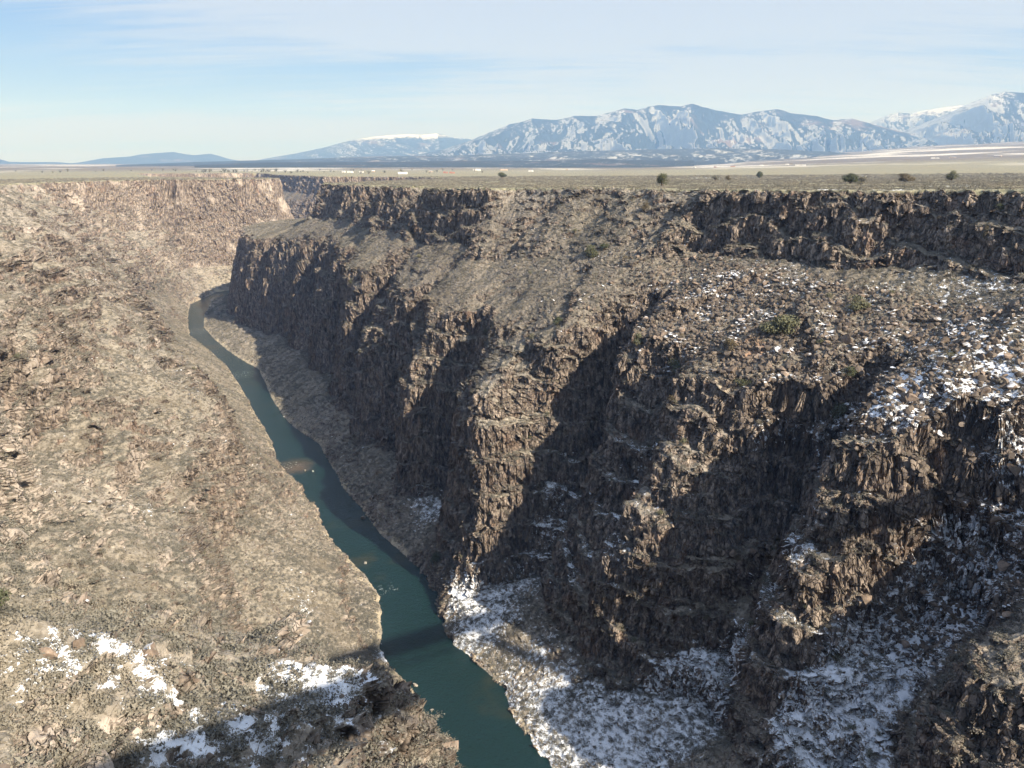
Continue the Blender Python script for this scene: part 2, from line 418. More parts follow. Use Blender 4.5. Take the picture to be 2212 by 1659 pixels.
def build_terrain(mat):
    # azimuths: dense where the camera looks, coarse elsewhere; measured clockwise from +y
    dense = np.linspace(-R(43), R(43), NA)
    rest = np.linspace(R(43), R(317), NA // 6)[1:-1]
    az = np.concatenate([dense, rest])
    cz = np.concatenate([np.linspace(-R(43), R(43), 340), np.linspace(R(43), R(317), 90)[1:]])
    rr = np.concatenate([np.geomspace(4, 3200, 3000), np.geomspace(3200, 30000, 220)[1:]]).astype(np.float32)
    A, RRg = np.meshgrid(cz, rr, indexing='ij')
    X = (np.sin(A) * RRg).astype(np.float32).ravel(); Y = (np.cos(A) * RRg).astype(np.float32).ravel()
    Z = np.where((X > X0 + 5) & (X < X1 - 5) & (Y > Y0 + 5) & (Y < Y1 - 5), samp(RZ, X, Y), plateau_z(X, Y)).reshape(A.shape)
    el = np.arctan2(Z - CAM_Z, RRg)
    dr = np.diff(RRg, axis=1); dz = np.diff(Z, axis=1)
    dist = np.sqrt(RRg[:, 1:] ** 2 + (Z[:, 1:] - CAM_Z) ** 2)
    de = np.diff(el, axis=1)
    wgt = np.where(de > 0, de, -0.25 * de) + 0.10 * np.sqrt(dr ** 2 + dz ** 2) / dist
    # spend few rows below the picture's lower edge and right under the camera
    yy = (np.cos(A) * RRg)[:, 1:]; dn = (CAM_Z - Z)[:, 1:]
    cp, spp = math.cos(R(PITCH)), math.sin(R(PITCH))
    sv = (dn * cp - yy * spp) / np.maximum(yy * cp + dn * spp, 1e-3)
    wgt *= np.where((sv > 0.56) & (yy > 0), 0.12, 1.0)
    wgt *= np.where(RRg[:, 1:] < 30, 0.15, 1.0)
    wgt *= np.where(RRg[:, 1:] > 3500, 0.5, 1.0)
    # even the weights out along each ray and across neighbouring rays
    kk = 25
    cs = np.cumsum(np.pad(wgt, ((0, 0), (kk, kk)), mode='edge'), axis=1)
    wb = (cs[:, 2 * kk:] - cs[:, :-2 * kk]) / (2 * kk)
    wgt = 0.5 * wgt + 0.5 * wb[:, :wgt.shape[1]]
    cum = np.concatenate([np.zeros((len(cz), 1)), np.cumsum(wgt, axis=1)], axis=1)
    cum /= cum[:, -1:]
    # smooth over azimuth so neighbouring rays stay in step
    for _ in range(3):
        pad = np.concatenate([cum[-4:], cum, cum[:4]], 0)
        cum = sum(pad[k:k + len(cz)] for k in range(9)) / 9
    tgt = np.linspace(0, 1, NR)
    RS_ = np.stack([np.interp(tgt, cum[i], rr) for i in range(len(cz))])      # cz x NR
    idx = np.interp(az, cz, np.arange(len(cz)))
    i0 = np.clip(idx.astype(int), 0, len(cz) - 2); f = (idx - i0)[:, None]
    Rg = (RS_[i0] * (1 - f) + RS_[i0 + 1] * f)
    na = len(az)
    X = (np.sin(az)[:, None] * Rg).astype(np.float32); Y = (np.cos(az)[:, None] * Rg).astype(np.float32)
    x_, y_, z, b, right = height(X.ravel(), Y.ravel(), True, True)
    X = x_.reshape(X.shape); Y = y_.reshape(Y.shape)
    Z = z.reshape(X.shape).astype(np.float32); B = b.reshape(X.shape)
    # normals
    P = np.stack([X, Y, Z], -1)

    def normals(P):
        du = np.empty_like(P); du[1:-1] = P[2:] - P[:-2]; du[0] = P[1] - P[-1]; du[-1] = P[0] - P[-2]
        dv = np.empty_like(P); dv[:, 1:-1] = P[:, 2:] - P[:, :-2]; dv[:, 0] = P[:, 1] - P[:, 0]; dv[:, -1] = P[:, -1] - P[:, -2]
        N = np.cross(du, dv)
        N /= np.linalg.norm(N, axis=-1, keepdims=True) + 1e-9
        N *= np.where(N[..., 2:3] < 0, -1, 1)
        return N
    def blur(G, n):
        for _ in range(n):
            G = G.copy()
            G[1:-1] = (G[2:] + G[:-2] + G[1:-1] * 2) * 0.25
            G[:, 1:-1] = (G[:, 2:] + G[:, :-2] + G[:, 1:-1] * 2) * 0.25
        return G
    N = normals(blur(P, 8))
    steep = sstep(0.82, 0.52, N[..., 2])
    cl = steep
    x, y, zz = X.ravel(), Y.ravel(), Z.ravel()
    rad = np.sqrt(x * x + y * y)
    inc = (rad < 2600)
    jx = x + vnoise(x / 4, y / 4, zz / 4, 31) * 1.2; jy = y + vnoise(x / 4, y / 4, zz / 4, 32) * 1.2; jz = zz + vnoise(x / 5, y / 5, zz / 5, 33) * 1.6
    d = cell(jx / 5.0, jy / 5.0, jz / 10.0, 8) * 1.25 + cell(jx / 2.3, jy / 2.3, jz / 5.0, 3) * 0.95 + cell(jx / 1.0, jy / 1.0, jz / 2.0, 4) * 0.42
    d = d + fbm(x / 7, y / 7, zz / 7, 3, 40) * 1.2
    d = d * cl.ravel() * np.where(right, 1.0, 1.7)
    g = (1 - cl.ravel()) * np.where(B.ravel() < 0.05, 0, 1) * (B.ravel() < 5.6)
    d = d + g * (cell(jx / 1.3, jy / 1.3, zz / 2, 5) * 0.22 + fbm(x / 1.8, y / 1.8, zz / 1.8, 2, 47) * 0.30 + np.where(right, 0, 1) * sstep(0.9, 1.4, B.ravel()) * fbm(x / 6, y / 6, zz / 6, 3, 61) * 1.3)
    d = d * inc
    # keep clear of the camera station
    d = (d * sstep(20, 40, rad)).reshape(X.shape)
    P = P + N * d[..., None]
    N2 = normals(P)
    snow = snow_field(P[..., 0].ravel(), P[..., 1].ravel(), P[..., 2].ravel(), N)
    o = make_mesh('terrain', P.reshape(-1, 3), grid_faces(na, NR, True)[:, ::-1], mat, smooth=False,
                  attrs={'cliff': cl.ravel(), 'band': B.ravel(), 'snow': snow, 'side': right.astype(np.float32)})
    tag(o, kind='structure')
    return o, P, N2, B, cl, Rg, na


SNOW_BLOBS = [ (130, 191, -64, 11, 0.90), (133, 185, -86, 9, 0.90), (129, 190, -98, 13, 1.40), (123, 195, -112, 13, 1.55), (112, 191, -121, 13, 1.55), (99, 185, -128, 14, 1.55), (86, 176, -135, 12, 1.55), (79, 176, -144, 11, 1.55), (124, 196, -94, 10, 0.93), (133, 189, -68, 8, 0.70), (90, 168, -141, 8, 1.24), (102, 232, -86, 10, 0.70), (87, 205, -91, 9, 0.80), (83, 208, -106, 9, 1.24), (77, 211, -123, 10, 1.24), (72, 213, -144, 10, 1.40), (64, 220, -157, 11, 1.40), (58, 218, -167, 13, 1.55), (51, 212, -172, 14, 1.40), (43, 222, -173, 15, 0.59), (30, 218, -181, 16, 0.59), (24, 234, -181, 15, 0.37), (26, 325, -112, 11, 0.70), (22, 317, -133, 11, 0.80), (15, 310, -148, 11, 0.90), (5, 310, -167, 13, 0.81), (-12, 306, -175, 14, 0.81), (-22, 306, -180, 11, 0.81), (-29, 317, -179, 9, 0.74), (-9, 289, -182, 13, 0.59), (-17, 280, -188, 11, 0.59), (8, 268, -180, 12, 0.37), (20, 250, -177, 14, 0.44), (9, 235, -188, 12, 0.59), (20, 220, -186, 11, 0.59), (-1, 256, -188, 10, 0.52), (37, 210, -179, 11, 0.59), (52, 275, -101, 13, 0.70), (36, 280, -118, 14, 0.60), (39, 254, -123, 13, 0.70), (26, 285, -148, 12, 0.90), (32, 256, -144, 11, 0.44), (55, 245, -104, 10, 0.50), (82, 243, -82, 10, 0.60), (92, 242, -79, 12, 0.70), (100, 235, -74, 8, 0.60), (106, 212, -58, 9, 0.80), (107, 203, -60, 9, 0.90), (114, 204, -58, 9, 0.60), (111, 237, -68, 9, 0.70), (121, 201, -54, 9, 0.60), (112, 218, -54, 8, 0.49), (136, 210, -46, 15, 0.42), (134, 231, -43, 15, 0.35), (118, 240, -50, 14, 0.32), (114, 272, -40, 17, 0.28), (93, 312, -41, 19, 0.28), (73, 305, -51, 14, 0.28), (133, 203, -51, 9, 0.49), (51, 337, -70, 11, 0.60), (140, 259, -36, 17, 0.24), (157, 249, -31, 17, 0.24), (100, 343, -16, 14, 0.21), (120, 311, -27, 13, 0.24), (140, 296, -21, 12, 0.21), (157, 265, -22, 12, 0.24), (136, 335, -4, 11, 0.42), (155, 315, -3, 11, 0.42), (216, 373, -3, 14, 0.42), (375, 1187, -14, 47, 0.39), (287, 1253, -14, 49, 0.28), (177, 1250, -14, 48, 0.30), (254, 398, -3, 12, 0.42), (71, 1306, -16, 41, 0.30), (-54, 401, -167, 11, 0.50), (-42, 389, -176, 14, 0.80), (-65, 410, -157, 11, 0.30), (-111, 488, -181, 13, 0.30), (-55, 275, -189, 5, 1.00), (-27, 145, -102, 4, 1.00), (-25, 86, -60, 4, 1.20), (-27, 82, -59, 4, 1.10), (-22, 90, -60, 4, 1.00), (-31, 88, -59, 4, 0.43), (-40, 144, -95, 7, 0.60), (-29, 74, -57, 4, 0.70), (-33, 74, -54, 4, 0.47), (-39, 76, -51, 5, 0.47), (-42, 75, -48, 5, 0.43), (-46, 77, -46, 4, 0.39), (-48, 72, -44, 5, 0.35), (-36, 70, -53, 4, 0.55), (-37, 67, -53, 4, 0.55), (-51, 69, -44, 4, 0.31), (-18, 86, -64, 4, 0.70), (-14, 89, -70, 4, 0.60), (-20, 80, -63, 4, 0.60), (-131, 247, -111, 8, 0.27), (-88, 284, -169, 11, 0.35),]


def snow_field(x, y, z, N):
    s = np.full(x.shape, 0.0, np.float32)
    for (bx, by, bz, rad, amt) in SNOW_BLOBS:
        d2 = ((x - bx) ** 2 + (y - by) ** 2 + (z - bz) ** 2) / (rad * rad)
        s += amt * np.exp(-d2)
    return np.clip(s, 0, 1.2)


# ------------------------------------------------------------------ materials
def new_mat(name):
    m = bpy.data.materials.new(name)
    m.use_nodes = True
    return m, NT(m.node_tree)


def surf(t, colr, rough=0.9, bump=None, bs=0.5, bd=0.3, spec=0.25):
    b = t.n('ShaderNodeBsdfPrincipled', {'Base Color': colr, 'Roughness': rough, 'Specular IOR Level': spec})
    if bump is not None:
        t.set(b, 'Normal', t.n('ShaderNodeBump', {'Height': bump, 'Strength': bs, 'Distance': bd}))
    t.n('ShaderNodeOutputMaterial', {0: b.outputs[0]})
    return b


def terrain_material():
    m, t = new_mat('canyon_ground')
    geo = t.n('ShaderNodeNewGeometry')
    pos = geo.outputs['Position']
    nz = t.n('ShaderNodeSeparateXYZ', {0: geo.outputs['True Normal']}).outputs[2]
    pz = t.n('ShaderNodeSeparateXYZ', {0: pos})
    at = lambda k: t.n('ShaderNodeAttribute', attribute_name=k).outputs['Fac']
    cliff, band, snow, side = at('cliff'), at('band'), at('snow'), at('side')
    big = t.noise(pos, 0.012, 4, 0.6)
    mid = t.noise(pos, 0.09, 5, 0.65)
    fine = t.noise(pos, 0.9, 5, 0.7)
    # rock: dark varnished basalt, orange-brown faces, pale fresh faces, lichen
    colv = t.scalev(pos, 1, 1, 0.3)
    streak = t.noise(colv, 0.55, 4, 0.6)
    blk = t.n('ShaderNodeTexVoronoi', {'Vector': t.scalev(pos, 1, 1, 0.45), 'Scale': 0.55, 'Randomness': 1.0})
    rock = t.mix(t.step(streak, 0.35, 0.68), (0.085, 0.070, 0.060), (0.46, 0.375, 0.305))
    rock = t.mix(t.math('MULTIPLY', t.step(mid, 0.52, 0.70), 0.55), rock, (0.29, 0.175, 0.12))
    rock = t.mix(t.math('MULTIPLY', t.n('ShaderNodeSeparateColor', {0: blk.outputs['Color']}).outputs[0], 0.45), rock, (0.12, 0.09, 0.075))
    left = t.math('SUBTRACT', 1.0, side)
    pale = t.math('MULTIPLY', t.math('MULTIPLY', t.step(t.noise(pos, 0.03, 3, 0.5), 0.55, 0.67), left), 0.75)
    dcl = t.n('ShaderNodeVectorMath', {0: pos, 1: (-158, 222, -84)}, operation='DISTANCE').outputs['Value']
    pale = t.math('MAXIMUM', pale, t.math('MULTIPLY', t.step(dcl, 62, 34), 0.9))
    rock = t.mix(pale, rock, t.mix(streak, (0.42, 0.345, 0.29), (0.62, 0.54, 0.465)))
    crk = t.n('ShaderNodeTexVoronoi', {'Vector': t.scalev(t.n('ShaderNodeVectorMath', {0: pos, 1: t.n('ShaderNodeTexNoise', {'Vector': pos, 'Scale': 0.4, 'Detail': 3}).outputs['Color']}, operation='ADD').outputs[0], 1, 1, 0.5), 'Scale': 0.75}, feature='DISTANCE_TO_EDGE').outputs['Distance']
    crm = t.math('MAXIMUM', t.step(crk, 0.0, 0.09), t.math('MULTIPLY', t.math('SUBTRACT', 1.0, side), t.step(t.noise(pos, 0.35, 3, 0.6), 0.45, 0.52)))
    rock = t.mix(crm, t.mix(0.5, rock, (0.03, 0.025, 0.02)), rock)
    # soil and dry grass
    soil = t.mix(mid, (0.25, 0.22, 0.183), (0.45, 0.395, 0.33))
    soil = t.mix(t.step(fine, 0.35, 0.75), t.mix(0.35, soil, (0.16, 0.13, 0.10)), soil)
    mott = t.noise(pos, 0.38, 6, 0.72, 0.4)
    soil = t.mix(t.math('MULTIPLY', t.step(mott, 0.50, 0.60), 0.80), soil, t.mix(mid, (0.17, 0.135, 0.11), (0.21, 0.19, 0.15)))
    soil = t.mix(t.math('MULTIPLY', t.step(mott, 0.42, 0.34), 0.6), soil, (0.54, 0.475, 0.395))
    # slopes speckled with scree
    sp = t.n('ShaderNodeTexVoronoi', {'Vector': pos, 'Scale': 0.8})
    spk = t.math('MULTIPLY', t.step(sp.outputs['Distance'], 0.42, 0.25), t.step(t.noise(pos, 0.25, 3, 0.6), 0.42, 0.62))
    soil = t.mix(t.math('MULTIPLY', spk, 0.85), soil, (0.095, 0.082, 0.068))
    # far plateau: olive sage cover
    sage = t.mix(t.step(t.noise(pos, 0.35, 4, 0.7), 0.38, 0.62), (0.165, 0.158, 0.105), (0.345, 0.315, 0.215))
    sage = t.mix(t.math('MULTIPLY', t.step(t.noise(t.scalev(pos, 1, 0.3, 1), 0.004, 4, 0.6), 0.45, 0.7), 0.5), sage, (0.25, 0.205, 0.13))
    dist = t.n('ShaderNodeVectorMath', {0: pos}, operation='LENGTH').outputs['Value']
    valley = t.math('MULTIPLY', t.step(dist, 2700, 3300), t.step(t.noise(t.scalev(pos, 1, 0.6, 1), 0.0011, 6, 0.62), 0.50, 0.62))
    sage = t.mix(t.math('MULTIPLY', valley, 0.85), sage, (0.62, 0.58, 0.52))
    sage = t.mix(t.math('MULTIPLY', t.step(dist, 3000, 5200), 0.75), sage, t.mix(valley, (0.13, 0.10, 0.085), (0.66, 0.64, 0.62)))
    soil = t.mix(t.step(band, 5.0, 5.35), soil, sage)
    # dark basalt debris on the right bench
    bsel = t.math('MULTIPLY', t.math('MULTIPLY', side, t.step(band, 2.7, 3.1)), t.step(band, 5.0, 4.6))
    soil = t.mix(t.math('MULTIPLY', bsel, 0.55), soil, t.mix(fine, (0.07, 0.06, 0.05), (0.24, 0.20, 0.15)))
    # straw coloured grass beside the river
    bank = t.math('MULTIPLY', t.step(band, 0.17, 0.05), t.step(t.noise(pos, 0.09, 4, 0.65), 0.44, 0.54))
    soil = t.mix(bank, soil, t.mix(fine, (0.33, 0.27, 0.18), (0.62, 0.53, 0.40)))
    steep = t.step(t.math('ADD', nz, t.math('MULTIPLY', t.math('SUBTRACT', fine, 0.5), 0.35)), 0.82, 0.66)
    def spot(c_, r0, r1):
        q = t.n('ShaderNodeVectorMath', {0: pos, 1: c_}, operation='DISTANCE').outputs['Value']
        q = t.math('ADD', q, t.math('MULTIPLY', t.math('SUBTRACT', mott, 0.5), 22.0))
        return t.step(q, r1, r0)
    soil = t.mix(t.math('MULTIPLY', spot((77, 254, -60), 6, 17), 0.75), soil, t.mix(fine, (0.34, 0.27, 0.19), (0.56, 0.46, 0.34)))
    soil = t.mix(t.math('MULTIPLY', spot((84, 262, -55), 2, 9), 0.8), soil, t.mix(fine, (0.34, 0.17, 0.10), (0.50, 0.27, 0.17)))
    rk = t.math('MAXIMUM', t.math('MULTIPLY', steep, t.step(cliff, 0.05, 0.4)), t.math('MULTIPLY', cliff, 0.6))
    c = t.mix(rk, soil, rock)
    c = t.mix(t.math('MULTIPLY', t.step(big, 0.42, 0.62), 0.30), c, t.mix(rk, (0.27, 0.235, 0.17), (0.13, 0.10, 0.08)))
    # snow lying on flat bits
    sn = t.noise(t.scalev(pos, 1, 1, 1), 0.62, 6, 0.68)
    sn2 = t.noise(pos, 0.075, 3, 0.6)
    sv = t.math('ADD', snow, t.math('MULTIPLY', t.math('SUBTRACT', sn, 0.5), 3.2))
    sv = t.math('ADD', sv, t.math('MULTIPLY', t.math('SUBTRACT', sn2, 0.5), 1.0))
    sv = t.math('ADD', sv, t.math('MULTIPLY', t.math('SUBTRACT', nz, 0.85), 0.45))
    sv = t.math('ADD', sv, t.math('MULTIPLY', cliff, -0.40))
    sm = t.math('MULTIPLY', t.step(sv, 0.50, 0.60), t.step(snow, 0.02, 0.08))
    c = t.mix(sm, c, (0.86, 0.88, 0.92))
    hgt = t.math('ADD', t.math('MULTIPLY', fine, 0.5), t.math('MULTIPLY', t.math('ADD', t.math('MULTIPLY', blk.outputs['Distance'], -0.6), t.math('MULTIPLY', crm, 0.7)), rk))
    near = t.step(dist, 2000, 600)
    surf(t, c, 0.93, hgt, near, 0.8, 0.15)
    return m
# ------------------------------------------------------------------ build the ground
TM = terrain_material()
terrain, P, N2, B, CL, RG, NAZ = build_terrain(TM)


def river_material():
    m, t = new_mat('river_water')
    pos = t.n('ShaderNodeNewGeometry').outputs['Position']
    f = t.noise(pos, 0.02, 4, 0.6)
    c = t.mix(f, (0.005, 0.019, 0.014), (0.012, 0.036, 0.042))
    shoal = t.step(t.math('ADD', t.n('ShaderNodeVectorMath', {0: pos, 1: (-147, 486, WATER)}, operation='DISTANCE').outputs['Value'], t.math('MULTIPLY', t.noise(pos, 0.12, 4, 0.6), 14.0)), 24.0, 12.0)
    c = t.mix(shoal, c, (0.10, 0.075, 0.05))
    c = t.mix(t.math('MULTIPLY', t.step(t.noise(pos, 0.035, 3, 0.5), 0.56, 0.72), 0.6), c, (0.045, 0.045, 0.025))
    rif = t.math('MULTIPLY', t.step(t.noise(t.scalev(pos, 1.0, 0.6, 1), 0.7, 5, 0.75), 0.56, 0.64), 0.85)
    near_ = None
    for (rx, ry, rr_) in ((-452, 1150, 40), (-385, 925, 26), (-262, 722, 22), (-150, 488, 10), (-60, 330, 7)):
        dd = t.step(t.n('ShaderNodeVectorMath', {0: pos, 1: (rx, ry, WATER)}, operation='DISTANCE').outputs['Value'], rr_, rr_ * 0.3)
        near_ = dd if near_ is None else t.math('MAXIMUM', near_, dd)
    c = t.mix(t.math('MULTIPLY', rif, near_), c, (0.55, 0.60, 0.60))
    b = surf(t, c, 0.20, t.noise(t.scalev(pos, 1.0, 0.5, 1), 0.8, 6, 0.72), 1.0, 0.55, 0.6)
    b.inputs['IOR'].default_value = 1.33
    return m


rv = make_mesh('river', np.array([(-1200, -400, WATER), (600, -400, WATER), (600, 2600, WATER), (-1200, 2600, WATER)]), np.array([[0, 1, 2, 3]]), river_material())
tag(rv, kind='structure')

# ------------------------------------------------------------------ scatter helpers


def gz(x, y):
    """height of the built ground mesh under a point"""
    i = int(np.clip((math.atan2(x, y) + R(43)) / R(86) * (NA - 1), 0, NA - 1))
    lo, hi = max(0, i - 14), min(NA, i + 15)
    if abs(math.atan2(x, y)) > R(43):
        return float(height(np.array([x], np.float32), np.array([y], np.float32))[0])
    s = P[lo:hi]
    d = (s[..., 0] - x) ** 2 + (s[..., 1] - y) ** 2
    k = np.argpartition(d.ravel(), 5)[:5]
    return float(np.median(s[..., 2].ravel()[k]))



def cells():
    na, nr = P.shape[:2]
    sl = slice(0, NA - 1)
    p00 = P[:NA - 1, :-1]; p10 = P[1:NA, :-1]; p01 = P[:NA - 1, 1:]; p11 = P[1:NA, 1:]
    ar = 0.5 * np.linalg.norm(np.cross(p11 - p00, p10 - p01), axis=-1)
    c = (p00 + p11) * 0.5
    return c.reshape(-1, 3), ar.ravel(), N2[:NA - 1, :-1].reshape(-1, 3), B[:NA - 1, :-1].ravel(), CL[:NA - 1, :-1].ravel(), (p11 - p00).reshape(-1, 3), (p10 - p01).reshape(-1, 3)


CC, CAr, CN, CB, CCl, D1, D2 = cells()
CR = np.linalg.norm(CC[:, :2], axis=1)
Ca, Cn = to_an(CC[:, 0], CC[:, 1])
Czn = fbm(CC[:, 0] / 26, CC[:, 1] / 26, CC[:, 2] / 26, 3, 60)
RIGHT = samp(RS, CC[:, 0], CC[:, 1]) < 0


def scatter(prob, seed):
    r = np.random.default_rng(seed)
    n = r.poisson(np.clip(prob * CAr, 0, 6))
    idx = np.repeat(np.arange(len(n)), n)
    u = r.random((len(idx), 1)) - 0.5; v = r.random((len(idx), 1)) - 0.5
    s = (u + v); d = (u - v)
    p = CC[idx] + D1[idx] * s * 0.5 + D2[idx] * d * 0.5
    return p, idx, r


def raw_mesh(name, V, F, mat, smooth=False):
    me = bpy.data.meshes.new(name)
    me.from_pydata([tuple(map(float, v)) for v in V], [], [tuple(map(int, f)) for f in F])
    for p_ in me.polygons:
        p_.use_smooth = smooth
    me.materials.append(mat)
    return me


def ico():
    import bmesh
    bm = bmesh.new(); bmesh.ops.create_icosphere(bm, subdivisions=2, radius=1)
    V = np.array([v.co[:] for v in bm.verts]); F = [[v.index for v in f.verts] for f in bm.faces]
    bm.free()
    return V, F


def rock_mesh(name, seed, mat, flat=0.75):
    V, F = ico()
    r = np.random.default_rng(seed)
    V = V.copy()
    for k in range(17):
        nrm = r.normal(size=3); nrm /= np.linalg.norm(nrm)
        h = r.uniform(0.38, 0.72)
        d = V @ nrm
        m = d > h
        V[m] -= np.outer(d[m] - h, nrm)
    V *= np.array([1.0, r.uniform(0.6, 0.95), r.uniform(0.55, 0.9) * flat / 0.75])
    V[:, 2] += 0.15
    return raw_mesh(name, V, F, mat)


def bush_mesh(name, seed, mat, nl=64, hgt=0.72):
    r = np.random.default_rng(seed)
    V = []; F = []
    lob = r.normal(size=(5, 3)) * 0.3
    for k in range(nl):
        d = r.normal(size=3); d[2] = abs(d[2]) * 0.9; d /= np.linalg.norm(d)
        c = d * r.uniform(0.55, 1.0) * np.array([0.72, 0.72, hgt]) + lob[k % 5] * np.array([1, 1, .3])
        c[2] = max(c[2], 0.02)
        t = np.cross(d, r.normal(size=3)); t /= np.linalg.norm(t)
        b = np.cross(d, t)
        s = r.uniform(0.14, 0.27)
        nrm = d * r.uniform(0.0, 0.35)
        i = len(V)
        V += [c - t * s * .5 - b * s * .3, c + t * s * .5 - b * s * .2 + nrm * .3, c + b * s * .7 + nrm]
        F.append((i, i + 1, i + 2))
    return raw_mesh(name, V, F, mat)


def leaf_mat(name, c1, c2, c3=None):
    m, t = new_mat(name)
    oi = t.n('ShaderNodeObjectInfo').outputs['Random']
    pos = t.n('ShaderNodeNewGeometry').outputs['Position']
    c = t.mix(oi, c1, c2)
    if c3:
        c = t.mix(t.step(t.noise(pos, 0.05, 3, 0.6), 0.5, 0.64), c, c3)
    c = t.mix(t.math('MULTIPLY', t.noise(pos, 3.0, 2, 0.5), 0.35), c, (0.10, 0.098, 0.075))
    surf(t, c, 0.9, spec=0.1)
    return m


def rock_mat(name, c1, c2, snow=0.0):
    m, t = new_mat(name)
    oi = t.n('ShaderNodeObjectInfo').outputs['Random']
    geo = t.n('ShaderNodeNewGeometry')
    pos = geo.outputs['Position']
    c = t.mix(oi, c1, c2)
    c = t.mix(t.step(t.noise(pos, 1.1, 4, 0.65), 0.40, 0.68), t.mix(0.5, c, (0.07, 0.055, 0.045)), c)
    if snow:
        nz = t.n('ShaderNodeSeparateXYZ', {0: geo.outputs['Normal']}).outputs[2]
        f = t.math('MULTIPLY', t.step(nz, 0.72, 0.85), t.step(t.noise(pos, 0.09, 3, 0.6), 0.56, 0.60))
        c = t.mix(t.math('MULTIPLY', f, snow), c, (0.84, 0.86, 0.9))
    surf(t, c, 0.88, t.noise(pos, 2.2, 4, 0.7), 0.6, 0.15, 0.2)
    return m


def stuff(name, pts, rot, scl, idx, protos, label):
    me = bpy.data.meshes.new(name + '_points')
    me.vertices.add(len(pts)); me.vertices.foreach_set('co', np.ascontiguousarray(pts, np.float32).ravel())
    for nme, arr in (('rot', rot), ('scl', scl)):
        a = me.attributes.new(nme, 'FLOAT_VECTOR', 'POINT'); a.data.foreach_set('vector', np.ascontiguousarray(arr, np.float32).ravel())
    a = me.attributes.new('idx', 'INT', 'POINT'); a.data.foreach_set('value', idx.astype(np.int32))
    o = bpy.data.objects.new(name, me); col.objects.link(o)
    pc = bpy.data.collections.new(name + '_forms')
    for i, pm in enumerate(protos):
        pc.objects.link(bpy.data.objects.new('%s_form_%d' % (name, i), pm))
    ng = bpy.data.node_groups.new(name, 'GeometryNodeTree')
    ng.interface.new_socket('Geometry', in_out='INPUT', socket_type='NodeSocketGeometry')
    ng.interface.new_socket('Geometry', in_out='OUTPUT', socket_type='NodeSocketGeometry')
    gi = ng.nodes.new('NodeGroupInput'); go = ng.nodes.new('NodeGroupOutput')
    ci = ng.nodes.new('GeometryNodeCollectionInfo'); ci.inputs['Collection'].default_value = pc
    ci.inputs['Separate Children'].default_value = True; ci.inputs['Reset Children'].default_value = True
    ip = ng.nodes.new('GeometryNodeInstanceOnPoints'); ip.inputs['Pick Instance'].default_value = True

    def attr(n_, ty):
        a_ = ng.nodes.new('GeometryNodeInputNamedAttribute'); a_.data_type = ty; a_.inputs['Name'].default_value = n_
        return [s for s in a_.outputs if s.enabled][0]
    L = ng.links.new
    L(gi.outputs[0], ip.inputs['Points']); L(ci.outputs[0], ip.inputs['Instance'])
    L(attr('idx', 'INT'), ip.inputs['Instance Index']); L(attr('rot', 'FLOAT_VECTOR'), ip.inputs['Rotation']); L(attr('scl', 'FLOAT_VECTOR'), ip.inputs['Scale'])
    L(ip.outputs[0], go.inputs[0])
    md = o.modifiers.new('scatter', 'NODES'); md.node_group = ng
    tag(o, label, None, None, 'stuff')
    return o


M_sage = leaf_mat('sage_leaves', (0.130, 0.122, 0.103), (0.27, 0.248, 0.205), (0.32, 0.275, 0.215))
M_straw = leaf_mat('straw_grass', (0.30, 0.22, 0.13), (0.42, 0.33, 0.2))
M_rubble = rock_mat('basalt_rubble', (0.075, 0.062, 0.053), (0.27, 0.215, 0.17), 0.8)
M_boulder = rock_mat('basalt_boulder', (0.18, 0.135, 0.10), (0.40, 0.30, 0.23), 0.6)

# sagebrush
slope_ok = sstep(0.55, 0.75, CN[:, 2])
base = np.where(CB < 0.06, 0, np.where(CB > 5.3, 0.26, 0.66))
falloff = np.clip(330.0 / np.maximum(CR, 1), 0, 1) ** 1.5
talus = np.exp(-((Ca - 180) / 115) ** 4) * sstep(178, 192, Cn) * (1 - sstep(238, 252, Cn))      # rubble field under the right rim
base = base * np.where((CB < 1.1) & (CB > 0.06), 1.7, 1.0) * np.where(~RIGHT & (CB < 5), 1.25, 1.0)
prob = base * slope_ok * (0.35 + 0.65 * sstep(-0.35, 0.2, Czn)) * falloff * (1 - 0.72 * talus) * (CR > 45) * (CR < 1700)
sp, si, rr_ = scatter(prob, 5)
print('COUNT sage', len(sp), flush=True)
n = len(sp)
sz = (0.45 + 0.75 * rr_.random(n) ** 1.6) * (1 + 0.35 * np.clip(CR[si] / 330.0 - 1, 0, 3)) * (1 + 0.35 * sstep(190, 120, CR[si]))
sc3 = np.stack([sz * rr_.uniform(.8, 1.25, n), sz * rr_.uniform(.8, 1.25, n), sz * rr_.uniform(.75, 1.1, n)], -1)
rot = np.stack([rr_.normal(0, .12, n), rr_.normal(0, .12, n), rr_.uniform(0, 6.28, n)], -1)
stuff('sagebrush', sp, rot, sc3, rr_.integers(0, 5, n), [bush_mesh('sage_form', 20 + k, M_sage) for k in range(5)],
      'low grey green sagebrush covering the canyon slopes and plateau')

